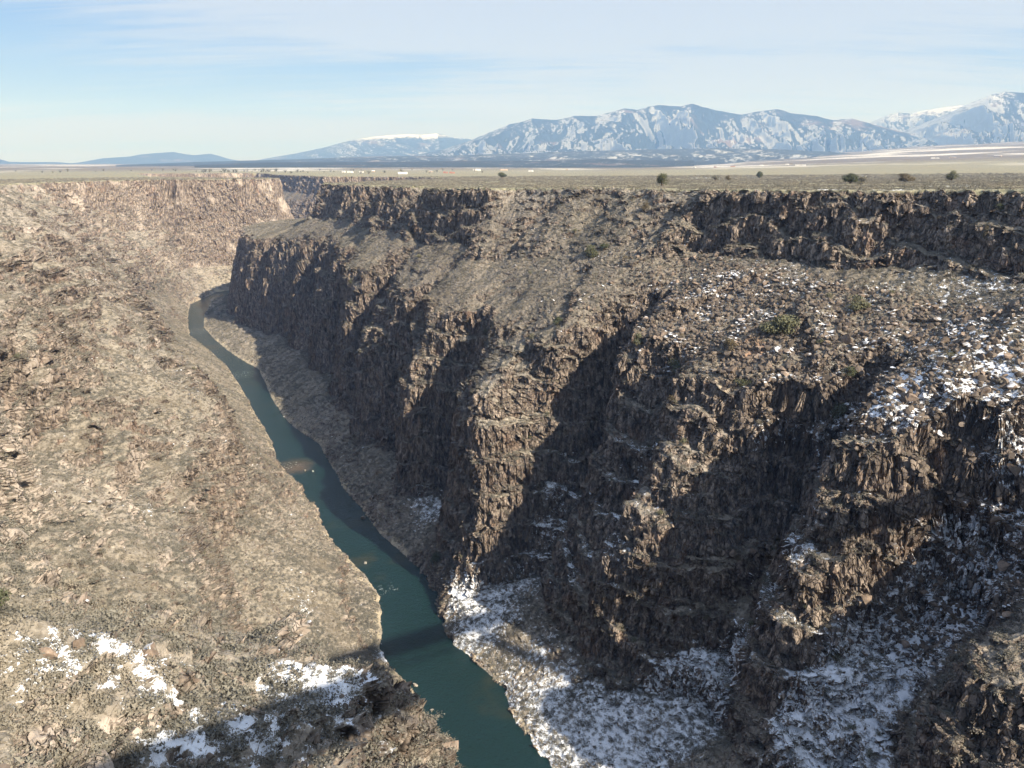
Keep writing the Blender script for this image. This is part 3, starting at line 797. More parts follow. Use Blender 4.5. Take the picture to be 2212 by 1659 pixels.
# rubble
RUBF = [rock_mesh('rubble_form', 40 + k, M_rubble) for k in range(6)]
rp = np.where((CB < 5.15) & (CB > 0.02), np.where(RIGHT, 0.10, 0.22), 0.004) * (0.3 + 0.7 * sstep(-.1, .4, -Czn)) + talus * 0.95 * np.where(RIGHT, 1, 0)
rp = rp + np.where((CB > 0.003) & (CB < 0.13), 0.32, 0)
rp = rp * sstep(0.40, 0.62, CN[:, 2]) * np.clip(330.0 / np.maximum(CR, 1), 0, 1) ** 1.6 * (CR > 45) * (CR < 1500) * (CB < 5.6) * (CB > 0.002)
bp, bi, rr_ = scatter(rp, 9)
n = len(bp); print('COUNT rubble', n, flush=True)
sz = (0.25 + 0.75 * rr_.random(n) ** 3.0) * (1 + 0.9 * talus[bi]) * (1 + 0.3 * np.clip(CR[bi] / 330.0 - 1, 0, 3)) * np.where(CB[bi] < 0.1, 0.8, 1)
sc3 = np.stack([sz] * 3, -1) * rr_.uniform(.75, 1.3, (n, 3))
rot = rr_.uniform(-0.6, 0.6, (n, 3)); rot[:, 2] = rr_.uniform(0, 6.28, n)
stuff('rubble', bp, rot, sc3, rr_.integers(0, 6, n), RUBF, 'small angular basalt rubble strewn over the canyon slopes')

# boulders, each its own object
BF = [rock_mesh('boulder', 70 + k, M_boulder) for k in range(8)]
w_ = talus * RIGHT * (CN[:, 2] > 0.6) * CAr * (CR < 420)
r_ = np.random.default_rng(3)
pick = r_.choice(len(w_), 290, p=w_ / w_.sum(), replace=False)
for k, i in enumerate(pick):
    o = bpy.data.objects.new('boulder', BF[k % 8]); col.objects.link(o)
    s = 1.2 + 1.6 * r_.random() ** 2.2
    o.location = tuple(float(v) for v in CC[i] + np.array([0, 0, s * 0.12])); o.scale = (s * r_.uniform(.8, 1.3), s * r_.uniform(.8, 1.2), s * r_.uniform(.8, 1.15))
    o.rotation_euler = (r_.uniform(-.5, .5), r_.uniform(-.5, .5), r_.uniform(0, 6.28))
    tag(o, 'large angular brown boulder lying in the rubble field below the right rim cliffs', 'boulder', 'boulders in the rubble field below the right rim')

# ------------------------------------------------------------------ mountains
K22 = 1024 / 2212


def sky_ang(px_, py_):
    u = (px_ * K22 - 512) / 770; s = (py_ * K22 - 384) / 770
    C, S = math.cos(R(PITCH)), math.sin(R(PITCH))
    y, z = C - s * S, -(S + s * C)
    return math.atan2(u, y), z / math.hypot(u, y)


def mountain_mat(name, forest, snowc, amount, lo, hi, bare=(0.20, 0.15, 0.13)):
    m, t = new_mat(name)
    geo = t.n('ShaderNodeNewGeometry'); pos = geo.outputs['Position']
    z = t.n('ShaderNodeSeparateXYZ', {0: pos}).outputs[2]
    nn = t.n('ShaderNodeSeparateXYZ', {0: geo.outputs['Normal']})
    n1 = t.noise(pos, 0.011, 8, 0.78)
    n2 = t.noise(pos, 0.0009, 4, 0.6)
    v = t.math('ADD', t.math('MULTIPLY', n1, 2.3), t.math('MULTIPLY', n2, 0.5))
    v = t.math('ADD', v, t.math('MULTIPLY', nn.outputs[0], -1.3))
    v = t.math('ADD', v, t.math('MULTIPLY', t.step(z, lo, hi), amount))
    v = t.math('ADD', v, t.math('MULTIPLY', nn.outputs[1], 0.1))
    f = t.math('MULTIPLY', t.step(v, 1.58, 2.02), t.math('ADD', 0.55, t.math('MULTIPLY', t.step(z, lo, hi), 0.45)))
    base = t.mix(t.math('MULTIPLY', t.step(n2, 0.58, 0.66), 0.6), forest, bare)
    c = t.mix(t.math('MULTIPLY', f, 0.85), base, snowc)
    surf(t, c, 0.95, spec=0.05)
    return m


def range_mesh(name, crest, dist, basez, front, mat, relief=0.30, back=0.7, scale=1500.0, seed=0, kind='structure', prof=1.0, NAa=900, NT_=170):
    pts = [sky_ang(*c) for c in crest]
    A = np.array([p[0] for p in pts]); E = np.array([p[1] for p in pts]) * dist
    az = np.linspace(A[0], A[-1], NAa)
    cz = np.interp(az, A, E) + CAM_Z
    t = np.linspace(0, 1.6, NT_)
    AZ, T_ = np.meshgrid(az, t, indexing='ij')
    rad = dist - front * (1 - T_)
    X = np.sin(AZ) * rad / np.cos(AZ * 0); Y = np.cos(AZ) * rad
    wob = vnoise(X / (scale * 1.6), Y / (scale * 1.6), X * 0, seed + 3) * (1 - np.minimum(T_, 1)) * 0.035
    C = np.interp(AZ + wob, az, cz)
    tt = np.where(T_ <= 1, T_, 1 - (T_ - 1) / 0.6)
    tt = np.clip(tt, 0, 1)
    p = np.where(T_ <= 1, tt ** prof, tt)
    Z = basez + (C - basez) * p
    amp = (C - basez) * relief * np.clip(4 * tt * (1 - tt), 0, 1) ** 1.1
    ux = AZ * dist; q1 = vnoise(ux / 2600, rad / 2600, X * 0, seed + 31) * 900 + vnoise(ux / 900, rad / 900, X * 0, seed + 32) * 260
    ux = ux + q1 + (rad - dist) * 0.35
    rn = fbm(ux / scale, rad / (scale * 2.3), X * 0 + seed, 6, seed + 20, True) * 0.8 + 0.2 * fbm(ux / (scale * .3), rad / (scale * .5), X * 0 + seed, 4, seed + 27, True)
    Z = Z + amp * (rn - 0.75) * 1.15 + (C - basez) * 0.008 * vnoise(X / (scale * .12), Y / (scale * .12), X * 0, seed + 9)
    Z[:, 0] = basez - 40; Z[:, -1] = basez - 40
    Z = np.maximum(Z, basez - 60)
    o = make_mesh(name, np.stack([X, Y, Z], -1).reshape(-1, 3), grid_faces(NAa, NT_)[:, ::-1], mat, smooth=True)
    tag(o, kind=kind)
    return o


SN = (0.88, 0.90, 0.93)
MM = mountain_mat('mountain_main', (0.022, 0.030, 0.026), SN, 0.02, 800, 1500)
ML = mountain_mat('mountain_left', (0.022, 0.030, 0.028), SN, 0.75, 560, 800)
MH = mountain_mat('hill_dark', (0.025, 0.030, 0.028), SN, -0.6, 100, 300)
MF = mountain_mat('foothill', (0.045, 0.052, 0.045), (0.62, 0.62, 0.60), 0.10, 0, 100)
range_mesh('mountains', [(830, 349), (960, 322), (1010, 305), (1050, 288), (1100, 268), (1130, 261), (1150, 254), (1175, 257), (1200, 258), (1225, 254), (1240, 250), (1290, 249), (1320, 241), (1350, 233), (1375, 237), (1400, 230), (1425, 226), (1440, 227), (1470, 229), (1495, 222), (1520, 231), (1560, 240), (1600, 247), (1640, 240), (1680, 234), (1710, 243), (1760, 249), (1800, 259), (1840, 256), (1880, 266), (1920, 278), (1980, 292), (2060, 302), (2160, 312)],
           16500, 40, 4600, MM, 0.55, seed=1, scale=820)
range_mesh('mountains', [(1780, 300), (1840, 282), (1880, 264), (1910, 250), (1940, 243), (1965, 244), (1990, 239), (2040, 230), (2085, 226), (2120, 232), (2250, 262), (2400, 300)],
           21000, 60, 4200, mountain_mat('mountain_back', (0.022, 0.030, 0.026), SN, 0.25, 700, 1500), 0.30, seed=2, scale=1300)
range_mesh('mountains', [(1860, 312), (1900, 300), (1990, 268), (2060, 238), (2100, 220), (2140, 203), (2170, 197), (2212, 199), (2300, 214), (2420, 240), (2520, 290)],
           17500, 60, 5200, MM, 0.40, seed=4, scale=1200)
range_mesh('mountains', [(520, 354), (570, 343), (640, 331), (700, 318), (760, 302), (800, 296), (850, 291), (880, 290), (910, 291), (945, 288), (980, 296), (1010, 299), (1060, 312), (1130, 340)],
           23000, 0, 4800, ML, 0.30, seed=5, scale=1500)
range_mesh('hills', [(150, 353), (170, 351), (220, 342), (280, 338), (300, 334), (330, 331), (375, 328), (400, 333), (420, 335), (455, 332), (475, 337), (490, 342), (510, 346), (560, 351), (620, 356)],
           24000, -10, 2600, MH, 0.22, seed=6, scale=1400, NAa=240, NT_=60)
range_mesh('hills', [(-220, 330), (-100, 338), (-20, 341), (5, 345), (20, 349.5), (60, 350), (125, 350), (150, 352.5), (170, 354)],
           22000, -10, 1500, MH, 0.10, seed=7, scale=1400, NAa=200, NT_=50)
range_mesh('foothills', [(250, 356), (330, 353.5), (420, 350), (520, 347), (640, 344), (760, 339), (850, 337), (960, 336), (1050, 333), (1150, 330), (1260, 326), (1340, 324), (1450, 321), (1560, 320), (1680, 322), (1780, 327), (1880, 333), (1950, 340)],
           11200, -14, 3600, MF, 0.45, seed=8, scale=700, prof=0.8, NAa=700, NT_=90)
range_mesh('foothills', [(420, 357), (480, 354), (560, 351), (700, 350.5), (900, 349), (1000, 347), (1200, 347), (1300, 344), (1400, 346), (1500, 347)],
           7400, -14, 1500, MF, 0.5, seed=9, scale=420, prof=0.8, NAa=600, NT_=60)

# ------------------------------------------------------------------ the bridge the camera looks out from
def metal(name, c, rough=0.6):
    m, t = new_mat(name)
    pos = t.n('ShaderNodeNewGeometry').outputs['Position']
    surf(t, t.mix(t.step(t.noise(pos, 1.5, 4, 0.6), 0.4, 0.7), c, tuple(v * 0.75 for v in c)), rough)
    return m


def box_bm(lst):
    V = []; F = []
    for (cx, cy, cz, sx, sy, szz) in lst:
        i = len(V)
        for dx in (-.5, .5):
            for dy in (-.5, .5):
                for dz in (-.5, .5):
                    V.append((cx + dx * sx, cy + dy * sy, cz + dz * szz))
        F += [(i, i + 1, i + 3, i + 2), (i + 4, i + 6, i + 7, i + 5), (i, i + 4, i + 5, i + 1), (i + 2, i + 3, i + 7, i + 6), (i, i + 2, i + 6, i + 4), (i + 1, i + 5, i + 7, i + 3)]
    return V, F


def part(name, parent, V, F, mat, label=None):
    me = raw_mesh(name, V, F, mat)
    o = bpy.data.objects.new(name, me); col.objects.link(o)
    o.parent = parent
    if label: o['label'] = label
    return o


M_conc = metal('bridge_concrete', (0.34, 0.32, 0.29), 0.9)
M_steel = metal('bridge_steel', (0.22, 0.25, 0.24), 0.6)
br = bpy.data.objects.new('bridge', None); col.objects.link(br)
br.rotation_euler = (0, 0, R(28.5)); br.location = (SA * 2.2, -CA * 2.2, -1.9)
tag(br, 'steel truss road bridge under the camera, its shadow crossing the river', 'bridge')
part('deck', br, *box_bm([(98, -6.6, 5.0, 420, 11.6, 0.5)]), M_conc)
part('pavement', br, *box_bm([(98, -1.6, 5.36, 420, 1.5, 0.16)]), M_conc)
rl = []
for yy in (-1.0, -12.2):
    for zz_ in (5.75, 6.15, 6.5):
        rl.append((98, yy, zz_, 420, 0.06, 0.06))
    for k in range(0, 141):
        rl.append((-112 + 3 * k, yy, 5.92, 0.08, 0.1, 1.1))
part('railing', br, *box_bm(rl), M_steel)
tr = []
for yy in (-2.4, -10.8):
    tr += [(98, yy, 4.3, 420, 0.4, 0.8), (98, yy, -1.6, 420, 0.45, 0.5)]
    for k in range(0, 71):
        tr.append((-112 + 6 * k, yy, 1.3, 0.3, 0.3, 5.4))
for k in range(0, 71):
    tr.append((-112 + 6 * k, -6.6, 4.2, 0.3, 8.4, 0.5))
    tr.append((-112 + 6 * k, -6.6, -1.7, 0.3, 8.4, 0.3))
Vt, Ft = box_bm(tr)
Vt = list(Vt)
for yy in (-2.4, -10.8):
    for k in range(0, 70):
        x0_, x1_ = -112 + 6 * k, -106 + 6 * k
        za, zb = (3.9, -1.4) if k % 2 == 0 else (-1.4, 3.9)
        i = len(Vt)
        for (x_, z_) in ((x0_, za), (x1_, zb)):
            for dy in (-.15, .15):
                for dz in (-.18, .18):
                    Vt.append((x_, yy + dy, z_ + dz))
        Ft += [(i, i + 1, i + 5, i + 4), (i + 2, i + 6, i + 7, i + 3), (i, i + 4, i + 6, i + 2), (i + 1, i + 3, i + 7, i + 5)]
part('truss', br, Vt, Ft, M_steel)
for pn_ in (2, 196):
    xb, yb = CA * pn_ + SA * 6.6, SA * pn_ - CA * 6.6
    zb = gz(xb, yb) - 6
    top = -1.9
    h_ = top - zb
    part('pier', br, *box_bm([(pn_, -3.6, zb + h_ / 2, 2.2, 2.2, h_), (pn_, -9.6, zb + h_ / 2, 2.2, 2.2, h_), (pn_, -6.6, zb + h_ * 0.66, 1.6, 3.8, 1.6), (pn_, -6.6, zb + h_ * 0.33, 1.6, 3.8, 1.6), (pn_, -6.6, zb + h_ * 0.9, 1.6, 3.8, 1.6)]), M_conc)

# ------------------------------------------------------------------ haze
hm = bpy.data.materials.new('haze_air'); hm.use_nodes = True
h_ = NT(hm.node_tree)
pv = h_.n('ShaderNodeVolumePrincipled', {'Color': (0.28, 0.50, 1.0, 1), 'Density': 7.0e-5, 'Anisotropy': 0.0, 'Absorption Color': (1, 1, 1, 1)})
ho = h_.n('ShaderNodeOutputMaterial'); hm.node_tree.links.new(pv.outputs[0], ho.inputs['Volume'])
hz = part('haze', None, *box_bm([(0, 0, 950, 62000, 62000, 2400)]), hm)
tag(hz, 'thin blue air haze over the far mountains', None, None, 'stuff')

# ------------------------------------------------------------------ junipers and shrubs
M_bark = leaf_mat('juniper_bark', (0.16, 0.12, 0.09), (0.22, 0.17, 0.13))
LEAF = {'r': leaf_mat('juniper_green', (0.068, 0.078, 0.044), (0.105, 0.112, 0.062)),
        'o': leaf_mat('juniper_olive', (0.125, 0.128, 0.072), (0.185, 0.178, 0.105)),
        'b': leaf_mat('shrub_brown', (0.130, 0.105, 0.062), (0.170, 0.130, 0.080)),
        'g': leaf_mat('shrub_grey', (0.170, 0.160, 0.120), (0.220, 0.200, 0.160)),
        'p': leaf_mat('shrub_pale', (0.42, 0.38, 0.32), (0.50, 0.45, 0.38))}


def crown_data(r, w, h, n):
    """leaf tufts spread through several lobes; returns triangles"""
    V = []; F = []
    nl = r.integers(6, 10)
    lobes = []
    for k in range(nl):
        a = 6.28 * k / nl + r.uniform(-.4, .4); q = r.uniform(0.1, 0.78)
        lobes.append((math.cos(a) * q * w / 2, math.sin(a) * q * w / 2, h * r.uniform(0.25, 0.82), r.uniform(0.20, 0.33)))
    lobes.append((0, 0, h * 0.78, 0.24))
    for k in range(n):
        lx, ly, lz, lr = lobes[r.integers(len(lobes))]
        d = r.normal(size=3); d /= np.linalg.norm(d)
        rad = r.uniform(0.2, 1.25) ** 0.5
        c = np.array([lx, ly, lz]) + d * rad * lr * np.array([w, w, h * 0.85])
        if c[2] < h * 0.04: c[2] = h * r.uniform(0.04, 0.2)
        t = np.cross(d + r.normal(size=3) * .3, r.normal(size=3)); t /= np.linalg.norm(t)
        b = np.cross(d, t)
        s = r.uniform(0.035, 0.075) * (w + h) * 0.5 + 0.06
        i = len(V)
        V += [c - t * s * .5, c + t * s * .5, c + b * s * .8 + d * s * .5]
        F.append((i, i + 1, i + 2))
    return V, F, lobes


def limb(V, F, a, b, ra, rb):
    a = np.array(a, float); b = np.array(b, float)
    d = b - a; d /= np.linalg.norm(d)
    t = np.cross(d, [0.3, 0.5, 0.81]); t /= np.linalg.norm(t); u = np.cross(d, t)
    i = len(V)
    for k in range(6):
        an = 6.283 * k / 6
        V.append(a + (t * math.cos(an) + u * math.sin(an)) * ra)
    for k in range(6):
        an = 6.283 * k / 6
        V.append(b + (t * math.cos(an) + u * math.sin(an)) * rb)
    for k in range(6):
        F.append((i + k, i + (k + 1) % 6, i + 6 + (k + 1) % 6, i + 6 + k))


def tree(name, x, y, h, w, kind, label, cat, seed, n=None, group=None, leaves=None):
    r = np.random.default_rng(seed)
    root = bpy.data.objects.new(name, None); col.objects.link(root)
    root.location = (x, y, gz(x, y) - 0.25); root.rotation_euler = (0, 0, r.uniform(0, 6.28))
    tag(root, label, cat, group)
    V, F, lobes = crown_data(r, w, h, leaves or int(420 + 34 * w * h))
    part('crown', root, V, F, LEAF[kind])
    V = []; F = []
    limb(V, F, (0, 0, -0.3), (0, 0, h * 0.35), 0.05 * w, 0.032 * w)
    for (lx, ly, lz, lr) in lobes:
        limb(V, F, (0, 0, h * 0.12), (lx, ly, lz), 0.028 * w, 0.010 * w)
    part('trunk', root, V, F, M_bark)
    return root


TREES = [
    (-14.0, 1144.7, 9.3, 11.5, 'r', 'juniper', 'round dark juniper standing alone on the plateau above the deep shadowed notch in the rim'),
    (91.3, 483.8, 7.7, 7.7, 'o', 'juniper', 'tall olive green juniper on the rim at the head of the brushy ramp'),
    (204.6, 801.5, 6.0, 7.9, 'g', 'shrub', 'grey leafless looking shrub on the plateau left of the small brown shrub'),
    (239.3, 881.4, 5.6, 6.6, 'b', 'shrub', 'small round brown shrub on the plateau right of the grey shrub'),
    (346.7, 1117.3, 10.5, 9.0, 'r', 'juniper', 'small upright green juniper on a bare trunk at the snowy plateau edge'),
    (213.3, 502.0, 6.9, 9.8, 'r', 'juniper', 'widest dense dark green juniper on the right rim'),
    (207.1, 471.5, 5.4, 6.5, 'g', 'shrub', 'grey brown shrub at the right foot of the widest rim juniper'),
    (309.0, 625.8, 6.6, 12.0, 'b', 'shrub', 'low spreading reddish brown shrub on the right rim'),
    (340.7, 617.4, 8.0, 7.6, 'o', 'juniper', 'ragged green juniper farthest to the right on the rim'),
    (46.0, 388.9, 3.9, 4.8, 'r', 'juniper', 'smaller dark juniper just above the pale green one on the brushy bench'),
    (40.1, 390.0, 6.6, 6.6, 'o', 'juniper', 'pale green rounded juniper on the brushy bench below the ramp'),
    (95.0, 265.3, 7.2, 12.5, 'o', 'juniper', 'biggest spreading olive juniper in the middle of the boulder field'),
    (120.0, 263.2, 4.8, 8.4, 'o', 'juniper', 'broad pale green juniper among boulders uphill of the biggest juniper'),
    (78.4, 251.3, 3.0, 5.0, 'r', 'juniper', 'small dark juniper on the tan ledge above the sunlit cliff'),
    (105.2, 235.6, 5.6, 6.2, 'o', 'juniper', 'grey green juniper leaning over the bench edge beside the snow gully'),
    (108.2, 237.9, 2.8, 6.2, 'r', 'juniper', 'low dark green juniper directly behind the grey green one at the bench edge'),
    (77.6, 267.9, 4.4, 5.4, 'b', 'shrub', 'rusty olive shrub above the orange soil patch'),
    (51.1, 302.9, 4.9, 5.0, 'o', 'juniper', 'yellowish green juniper on the bench where snow patches begin'),
    (63.7, 285.8, 5.4, 6.6, 'o', 'juniper', 'green juniper on the lip of the lower cliff beside snow'),
    (90.2, 241.9, 4.4, 4.2, 'b', 'shrub', 'upright olive brown shrub below the bench edge in the snowy gully'),
    (-37.1, 337.1, 7.0, 5.2, 'r', 'juniper', 'lone green juniper beside the river at the foot of the great buttress'),
    (-58.8, 77.2, 4.1, 3.6, 'r', 'juniper', 'bright green juniper cut by the left edge of the picture'),
    (20.8, 342.8, 4.0, 4.8, 'r', 'juniper', 'dark juniper on the bench directly above the deep cleft'),
    (-118.8, 573.1, 4.2, 5.2, 'o', 'juniper', 'olive juniper near the far left end of the brushy bench'),
    (-8.9, 311.0, 2.6, 3.0, 'o', 'shrub', 'small yellow green shrub growing on the face of the great buttress'),
    (160.0, 263.9, 5.2, 2.8, 'b', 'shrub', 'slim brown shrub standing against the right rim cliff'),
    (-63.0, 524.8, 2.4, 4.2, 'o', 'shrub', 'low yellowish shrub on the pale ledge of the bench'),
    (104.6, 243.0, 3.4, 6.0, 'p', 'shrub', 'pale leafless shrub above the dark juniper at the bench edge'),
    (67.2, 398.6, 3.4, 4.8, 'b', 'shrub', 'brownish shrub below the tall olive juniper at the rim'),
    (164.7, 265.9, 2.6, 3.0, 'r', 'juniper', 'small juniper rooted in the right rim cliff'),
]
for i, (x, y, h, w_, k, nm, lb) in enumerate(TREES):
    tree(nm, x, y, h, w_, k, lb, nm, 100 + i)

# small shrubs scattered over the slopes: a few forms, copied
r_ = np.random.default_rng(55)
GS = 'small olive shrubs scattered over the canyon slopes'
LS = 'small ragged olive shrub standing among the sagebrush on the canyon slopes'
w2 = (CB > 1.05) & (CB < 5.6) & (CN[:, 2] > 0.72) & (CR < 620) & (CR > 90)
w2 = w2 * CAr * np.clip(300 / np.maximum(CR, 1), 0, 1.3) ** 2 * np.where(RIGHT, 1.0, 0.5)
sf = []
for k, i in enumerate(r_.choice(len(w2), 130, p=w2 / w2.sum(), replace=False)):
    if k < 5:
        o = tree('shrub', CC[i, 0], CC[i, 1], 2.2, 3.0, ['o', 'b', 'o', 'g', 'o'][k], LS, 'shrub', 700 + k, group=GS, leaves=330)
        sf.append(o)
    else:
        src = sf[r_.integers(5)]
        o = src.copy(); col.objects.link(o)
        for ch in list(src.children):
            c = ch.copy(); col.objects.link(c); c.parent = o
    o.location = tuple(float(v) for v in CC[i] - np.array([0, 0, 0.15]))
    o.rotation_euler = (0, 0, r_.uniform(0, 6.28))
    q = r_.uniform(0.5, 1.25)
    o.scale = (q, q, q * r_.uniform(.8, 1.2))

# far junipers dotted over the plain: a few forms, copied
forms = []
r_ = np.random.default_rng(77)


def place_far(px_, py_, grp, lab, s):
    az_, _ = sky_ang(px_, 360)
    _, e_ = sky_ang(px_, py_)
    rr2 = 2300 + (372 - py_) * 170
    x, y = math.sin(az_) * rr2, math.cos(az_) * rr2
    if len(forms) < 4:
        o = tree('juniper', x, y, 6.5, 8.0, 'r', lab, 'juniper', 300 + len(forms), group=grp, leaves=260)
        forms.append(o)
        parts_ = list(o.children)
    else:
        src = forms[r_.integers(4)]
        o = src.copy(); col.objects.link(o)
        for ch in list(src.children):
            c = ch.copy(); col.objects.link(c); c.parent = o
        o.location = (x, y, gz(x, y) - 0.2)
    o.scale = (s, s, s * r_.uniform(.8, 1.1))


GRP = 'dark junipers dotted over the plain beyond the canyon bend'
for k in range(95):
    if k < 45:
        px_, py_ = r_.uniform(430, 600), r_.uniform(364.5, 370)
    elif k < 80:
        px_, py_ = r_.uniform(600, 1060), r_.uniform(364, 372)
    else:
        px_, py_ = r_.uniform(-20, 440), r_.uniform(362, 369)
    place_far(px_, py_, GRP, 'tiny dark juniper dotting the plain beyond the canyon bend', r_.uniform(0.8, 1.9))

# ------------------------------------------------------------------ far houses
def flat_mat(name, c):
    m, t = new_mat(name)
    pos = t.n('ShaderNodeNewGeometry').outputs['Position']
    surf(t, t.mix(t.noise(pos, 0.8, 3, 0.6), tuple(v * 0.85 for v in c), c), 0.85)
    return m


W_white = flat_mat('white_stucco', (0.80, 0.78, 0.74)); W_tan = flat_mat('tan_adobe', (0.55, 0.42, 0.30)); W_red = flat_mat('red_adobe', (0.42, 0.22, 0.16))
Rf_grey = flat_mat('grey_roof', (0.42, 0.42, 0.43)); Rf_white = flat_mat('white_metal_roof', (0.80, 0.80, 0.80)); Rf_red = flat_mat('red_roof', (0.36, 0.15, 0.11))
M_glass, gt_ = new_mat('window_glass'); surf(gt_, (0.04, 0.05, 0.06, 1), 0.1)
M_door = flat_mat('door_wood', (0.18, 0.11, 0.07))


def house(px_, r2, wd, wall, roof, label, cat='house', gable=True, hh=4.2):
    az_, _ = sky_ang(px_, 360)
    x, y = math.sin(az_) * r2, math.cos(az_) * r2
    root = bpy.data.objects.new('house', None); col.objects.link(root)
    root.location = (x, y, gz(x, y) - 0.2); root.rotation_euler = (0, 0, -az_ + R((px_ * 7) % 30 - 15))
    tag(root, label, cat)
    dp = wd * 0.5
    part('wall', root, *box_bm([(0, 0, hh / 2, wd, dp, hh), (wd * 0.32, -dp * 0.6, hh * 0.42, wd * 0.3, dp * 0.3, hh * 0.84)]), wall)
    if gable:
        e = 0.5; rh = 1.9
        V = [(-wd / 2 - e, -dp / 2 - e, hh), (wd / 2 + e, -dp / 2 - e, hh), (wd / 2 + e, dp / 2 + e, hh), (-wd / 2 - e, dp / 2 + e, hh), (-wd / 2 - e, 0, hh + rh), (wd / 2 + e, 0, hh + rh)]
        part('roof', root, V, [(0, 1, 5, 4), (2, 3, 4, 5), (0, 4, 3), (1, 2, 5), (0, 3, 2, 1)], roof)
    else:
        part('roof', root, *box_bm([(0, 0, hh + 0.16, wd + .5, dp + .5, 0.3), (-wd * .2, 0, hh + 0.9, wd * .35, dp * .7, 1.3)]), roof)
    for q in (-0.36, -0.2, 0.02):
        part('window', root, *box_bm([(q * wd, -dp / 2 - 0.03, hh * 0.55, min(1.6, wd * .08), 0.1, 1.3)]), M_glass)
    part('door', root, *box_bm([(-0.09 * wd, -dp / 2 - 0.03, 1.15, 1.1, 0.1, 2.3)]), M_door)


H = [(742, 2700, 12, W_white, Rf_grey, True, 'small white house leftmost in the row beyond the canyon bend'),
     (756, 2650, 20, W_white, Rf_grey, True, 'larger white gabled house second from the left beyond the canyon bend'),
     (780, 2700, 14, W_white, Rf_white, False, 'low flat white building third from the left beyond the canyon bend'),
     (806, 2900, 10, W_tan, Rf_white, True, 'tiny tan cabin between the low white building and the long white house'),
     (869, 2300, 26, W_white, Rf_white, True, 'long white house with a pale roof nearest beyond the left part of the rim'),
     (962, 2500, 15, W_red, Rf_red, False, 'red brown flat building left of its twin on the plain'),
     (976, 2450, 17, W_red, Rf_red, False, 'red brown flat building right of its twin on the plain'),
     (930, 2800, 11, W_tan, Rf_grey, True, 'small tan house left of the red brown buildings'),
     (1030, 3300, 30, W_white, Rf_white, True, 'big white house on the low rise in the middle of the plain'),
     (1088, 3600, 34, W_tan, Rf_grey, False, 'broad pale adobe house on the low hill right of the big white house'),
     (1147, 3000, 18, W_white, Rf_grey, True, 'white house by itself right of the broad adobe house'),
     (1225, 3800, 12, W_tan, Rf_grey, True, 'tiny tan house at the dark foothill edge'),
     (1583, 4200, 24, W_tan, Rf_red, True, 'tan house with a red roof at the far edge of the sage plain'),
     (1545, 4300, 15, W_red, Rf_grey, False, 'dark low building left of the red roofed house'),
     (1500, 4500, 16, W_white, Rf_white, True, 'white speck of a house left of the dark low building'),
     (1645, 4300, 18, W_white, Rf_white, True, 'white house between the red roofed house and the long pale building'),
     (1729, 4000, 46, W_white, Rf_grey, False, 'long pale building with a dark end at the edge of the sage plain'),
     (1700, 4600, 16, W_white, Rf_white, True, 'small white house just left of the long pale building'),
     (2017, 5200, 44, W_white, Rf_white, False, 'wide white building in the snowy valley below the right peak'),
     (2055, 5200, 34, W_tan, Rf_grey, True, 'grey roofed building right of the wide white one in the valley'),
     (2152, 5400, 36, W_tan, Rf_white, True, 'pale barn in the valley near the right edge of the picture')]
for (px_, r2, wd, wl, rf, gb, lb) in H:
    house(px_, r2, wd, wl, rf, lb, 'house', gb, 4.2 if wd < 28 else 5.5)

# ------------------------------------------------------------------ single rocks worth pointing at
M_pale = rock_mat('river_rock_pale', (0.42, 0.38, 0.32), (0.55, 0.50, 0.44), 0.0)
M_wet = rock_mat('river_rock_grey', (0.24, 0.22, 0.19), (0.30, 0.27, 0.23), 0.0)


def single_rock(x, y, z, d, label, mat, seed, tall=1.0, name='boulder', cat='boulder'):
    o = bpy.data.objects.new(name, rock_mesh(name, seed, mat, 0.75)); col.objects.link(o)
    s = d / 1.5
    r = np.random.default_rng(seed)
    o.location = (x, y, z); o.scale = (s, s * r.uniform(.75, 1.0), s * tall)
    o.rotation_euler = (r.uniform(-.2, .2), r.uniform(-.2, .2), r.uniform(0, 6.28))
    tag(o, label, cat)


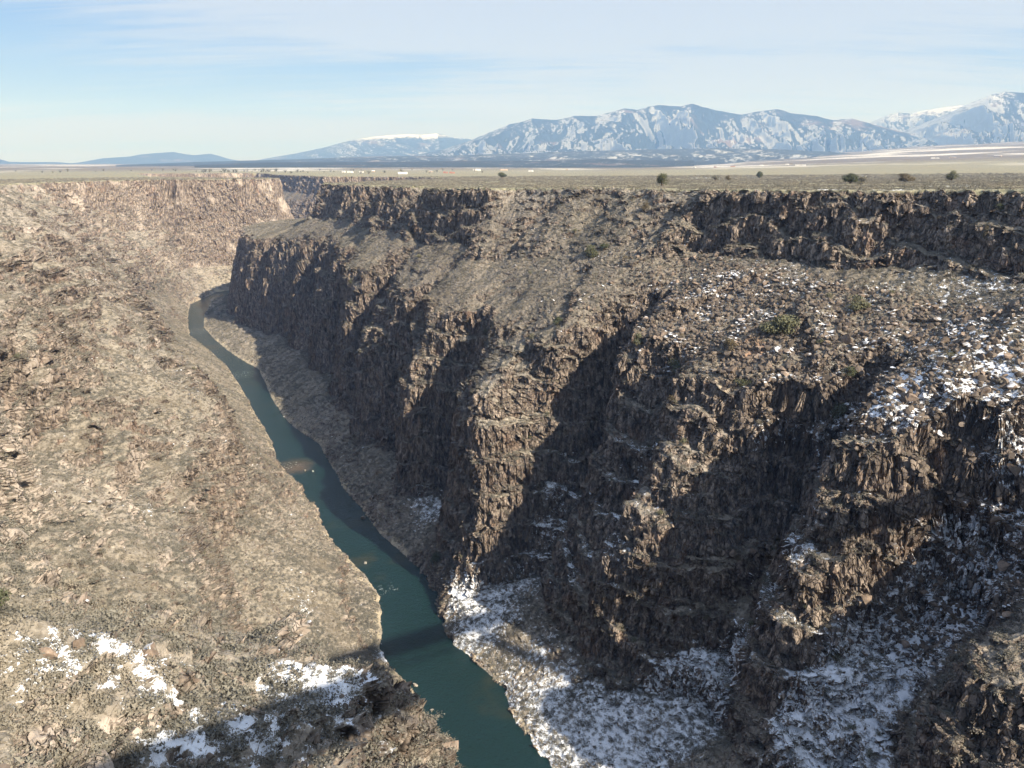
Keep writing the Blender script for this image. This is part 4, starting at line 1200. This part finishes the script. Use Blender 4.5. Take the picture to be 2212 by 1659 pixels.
RIV = [(-162, 492, 5.0, 'white rounded boulder at the left river bank beside the brown shoal', M_pale),
       (-138, 478, 2.2, 'small pale rock in the water just off the brown shoal', M_pale),
       (-132.5, 477, 1.8, 'tiny pale rock farther from the bank off the brown shoal', M_pale),
       (-75, 354, 2.8, 'pale rock standing in the river off the left bank', M_pale),
       (-86, 406, 4.0, 'grey boulder at the right river bank below the shaded slope', M_wet),
       (-38, 258, 2.4, 'single rock in the river just past the bridge shadow', M_pale),
       (-30, 321, 2.6, 'grey rock at the right bank where the snow reaches the water', M_wet),
       (-30, 244, 1.9, 'first of the bank stones downstream of the bridge shadow on the left', M_pale),
       (2, 241, 1.5, 'lone small stone in the shallows near the right bank', M_pale),
       (-42, 342, 2.6, 'rounded rock at the water edge below the lone riverside juniper', M_wet)]
for i, (x, y, d, lb, mt) in enumerate(RIV):
    single_rock(x, y, WATER + 0.1 * d, d, lb, mt, 400 + i, 0.8)
BIG = [(128.2, 200.7, 3.8, 'snow capped pale boulder left of its neighbour on the snowy bench edge', 1.1),
       (134.7, 199.9, 4.2, 'large square boulder beside the snow capped one near the right edge', 1.1),
       (122.6, 193.0, 4.2, 'big smooth round boulder in shade on the bench above the wide snow gully', 1.0),
       (100.3, 193.1, 4.0, 'tall leaning slab standing in the shaded snow gully', 1.7),
       (100.8, 190.0, 3.6, 'blocky boulder just below the leaning slab in the snow gully', 0.9),
       (-43.1, 79.2, 3.0, 'dark boulder with pale lichen standing in snow on the lower left slope', 1.2),
       (-38.5, 80.3, 1.5, 'small dark cube of rock right of the lichen covered boulder', 0.9),
       (-49.2, 70.6, 2.5, 'pair forming dark brown boulder farther left on the lower left slope', 1.0),
       (-47.4, 73.4, 2.1, 'tan sided boulder between the dark pair and the lichen covered boulder', 1.1),
       (88.1, 242.3, 3.6, 'rusty orange block perched at the bench edge above the shaded gully', 1.3),
       (45.6, 353.4, 3.6, 'pale flat topped boulder high on the bench where the rubble begins', 0.8)]
for i, (x, y, d, lb, tl) in enumerate(BIG):
    single_rock(x, y, gz(x, y) + 0.15 * d, d * 0.85, lb, M_boulder, 500 + i, tl)
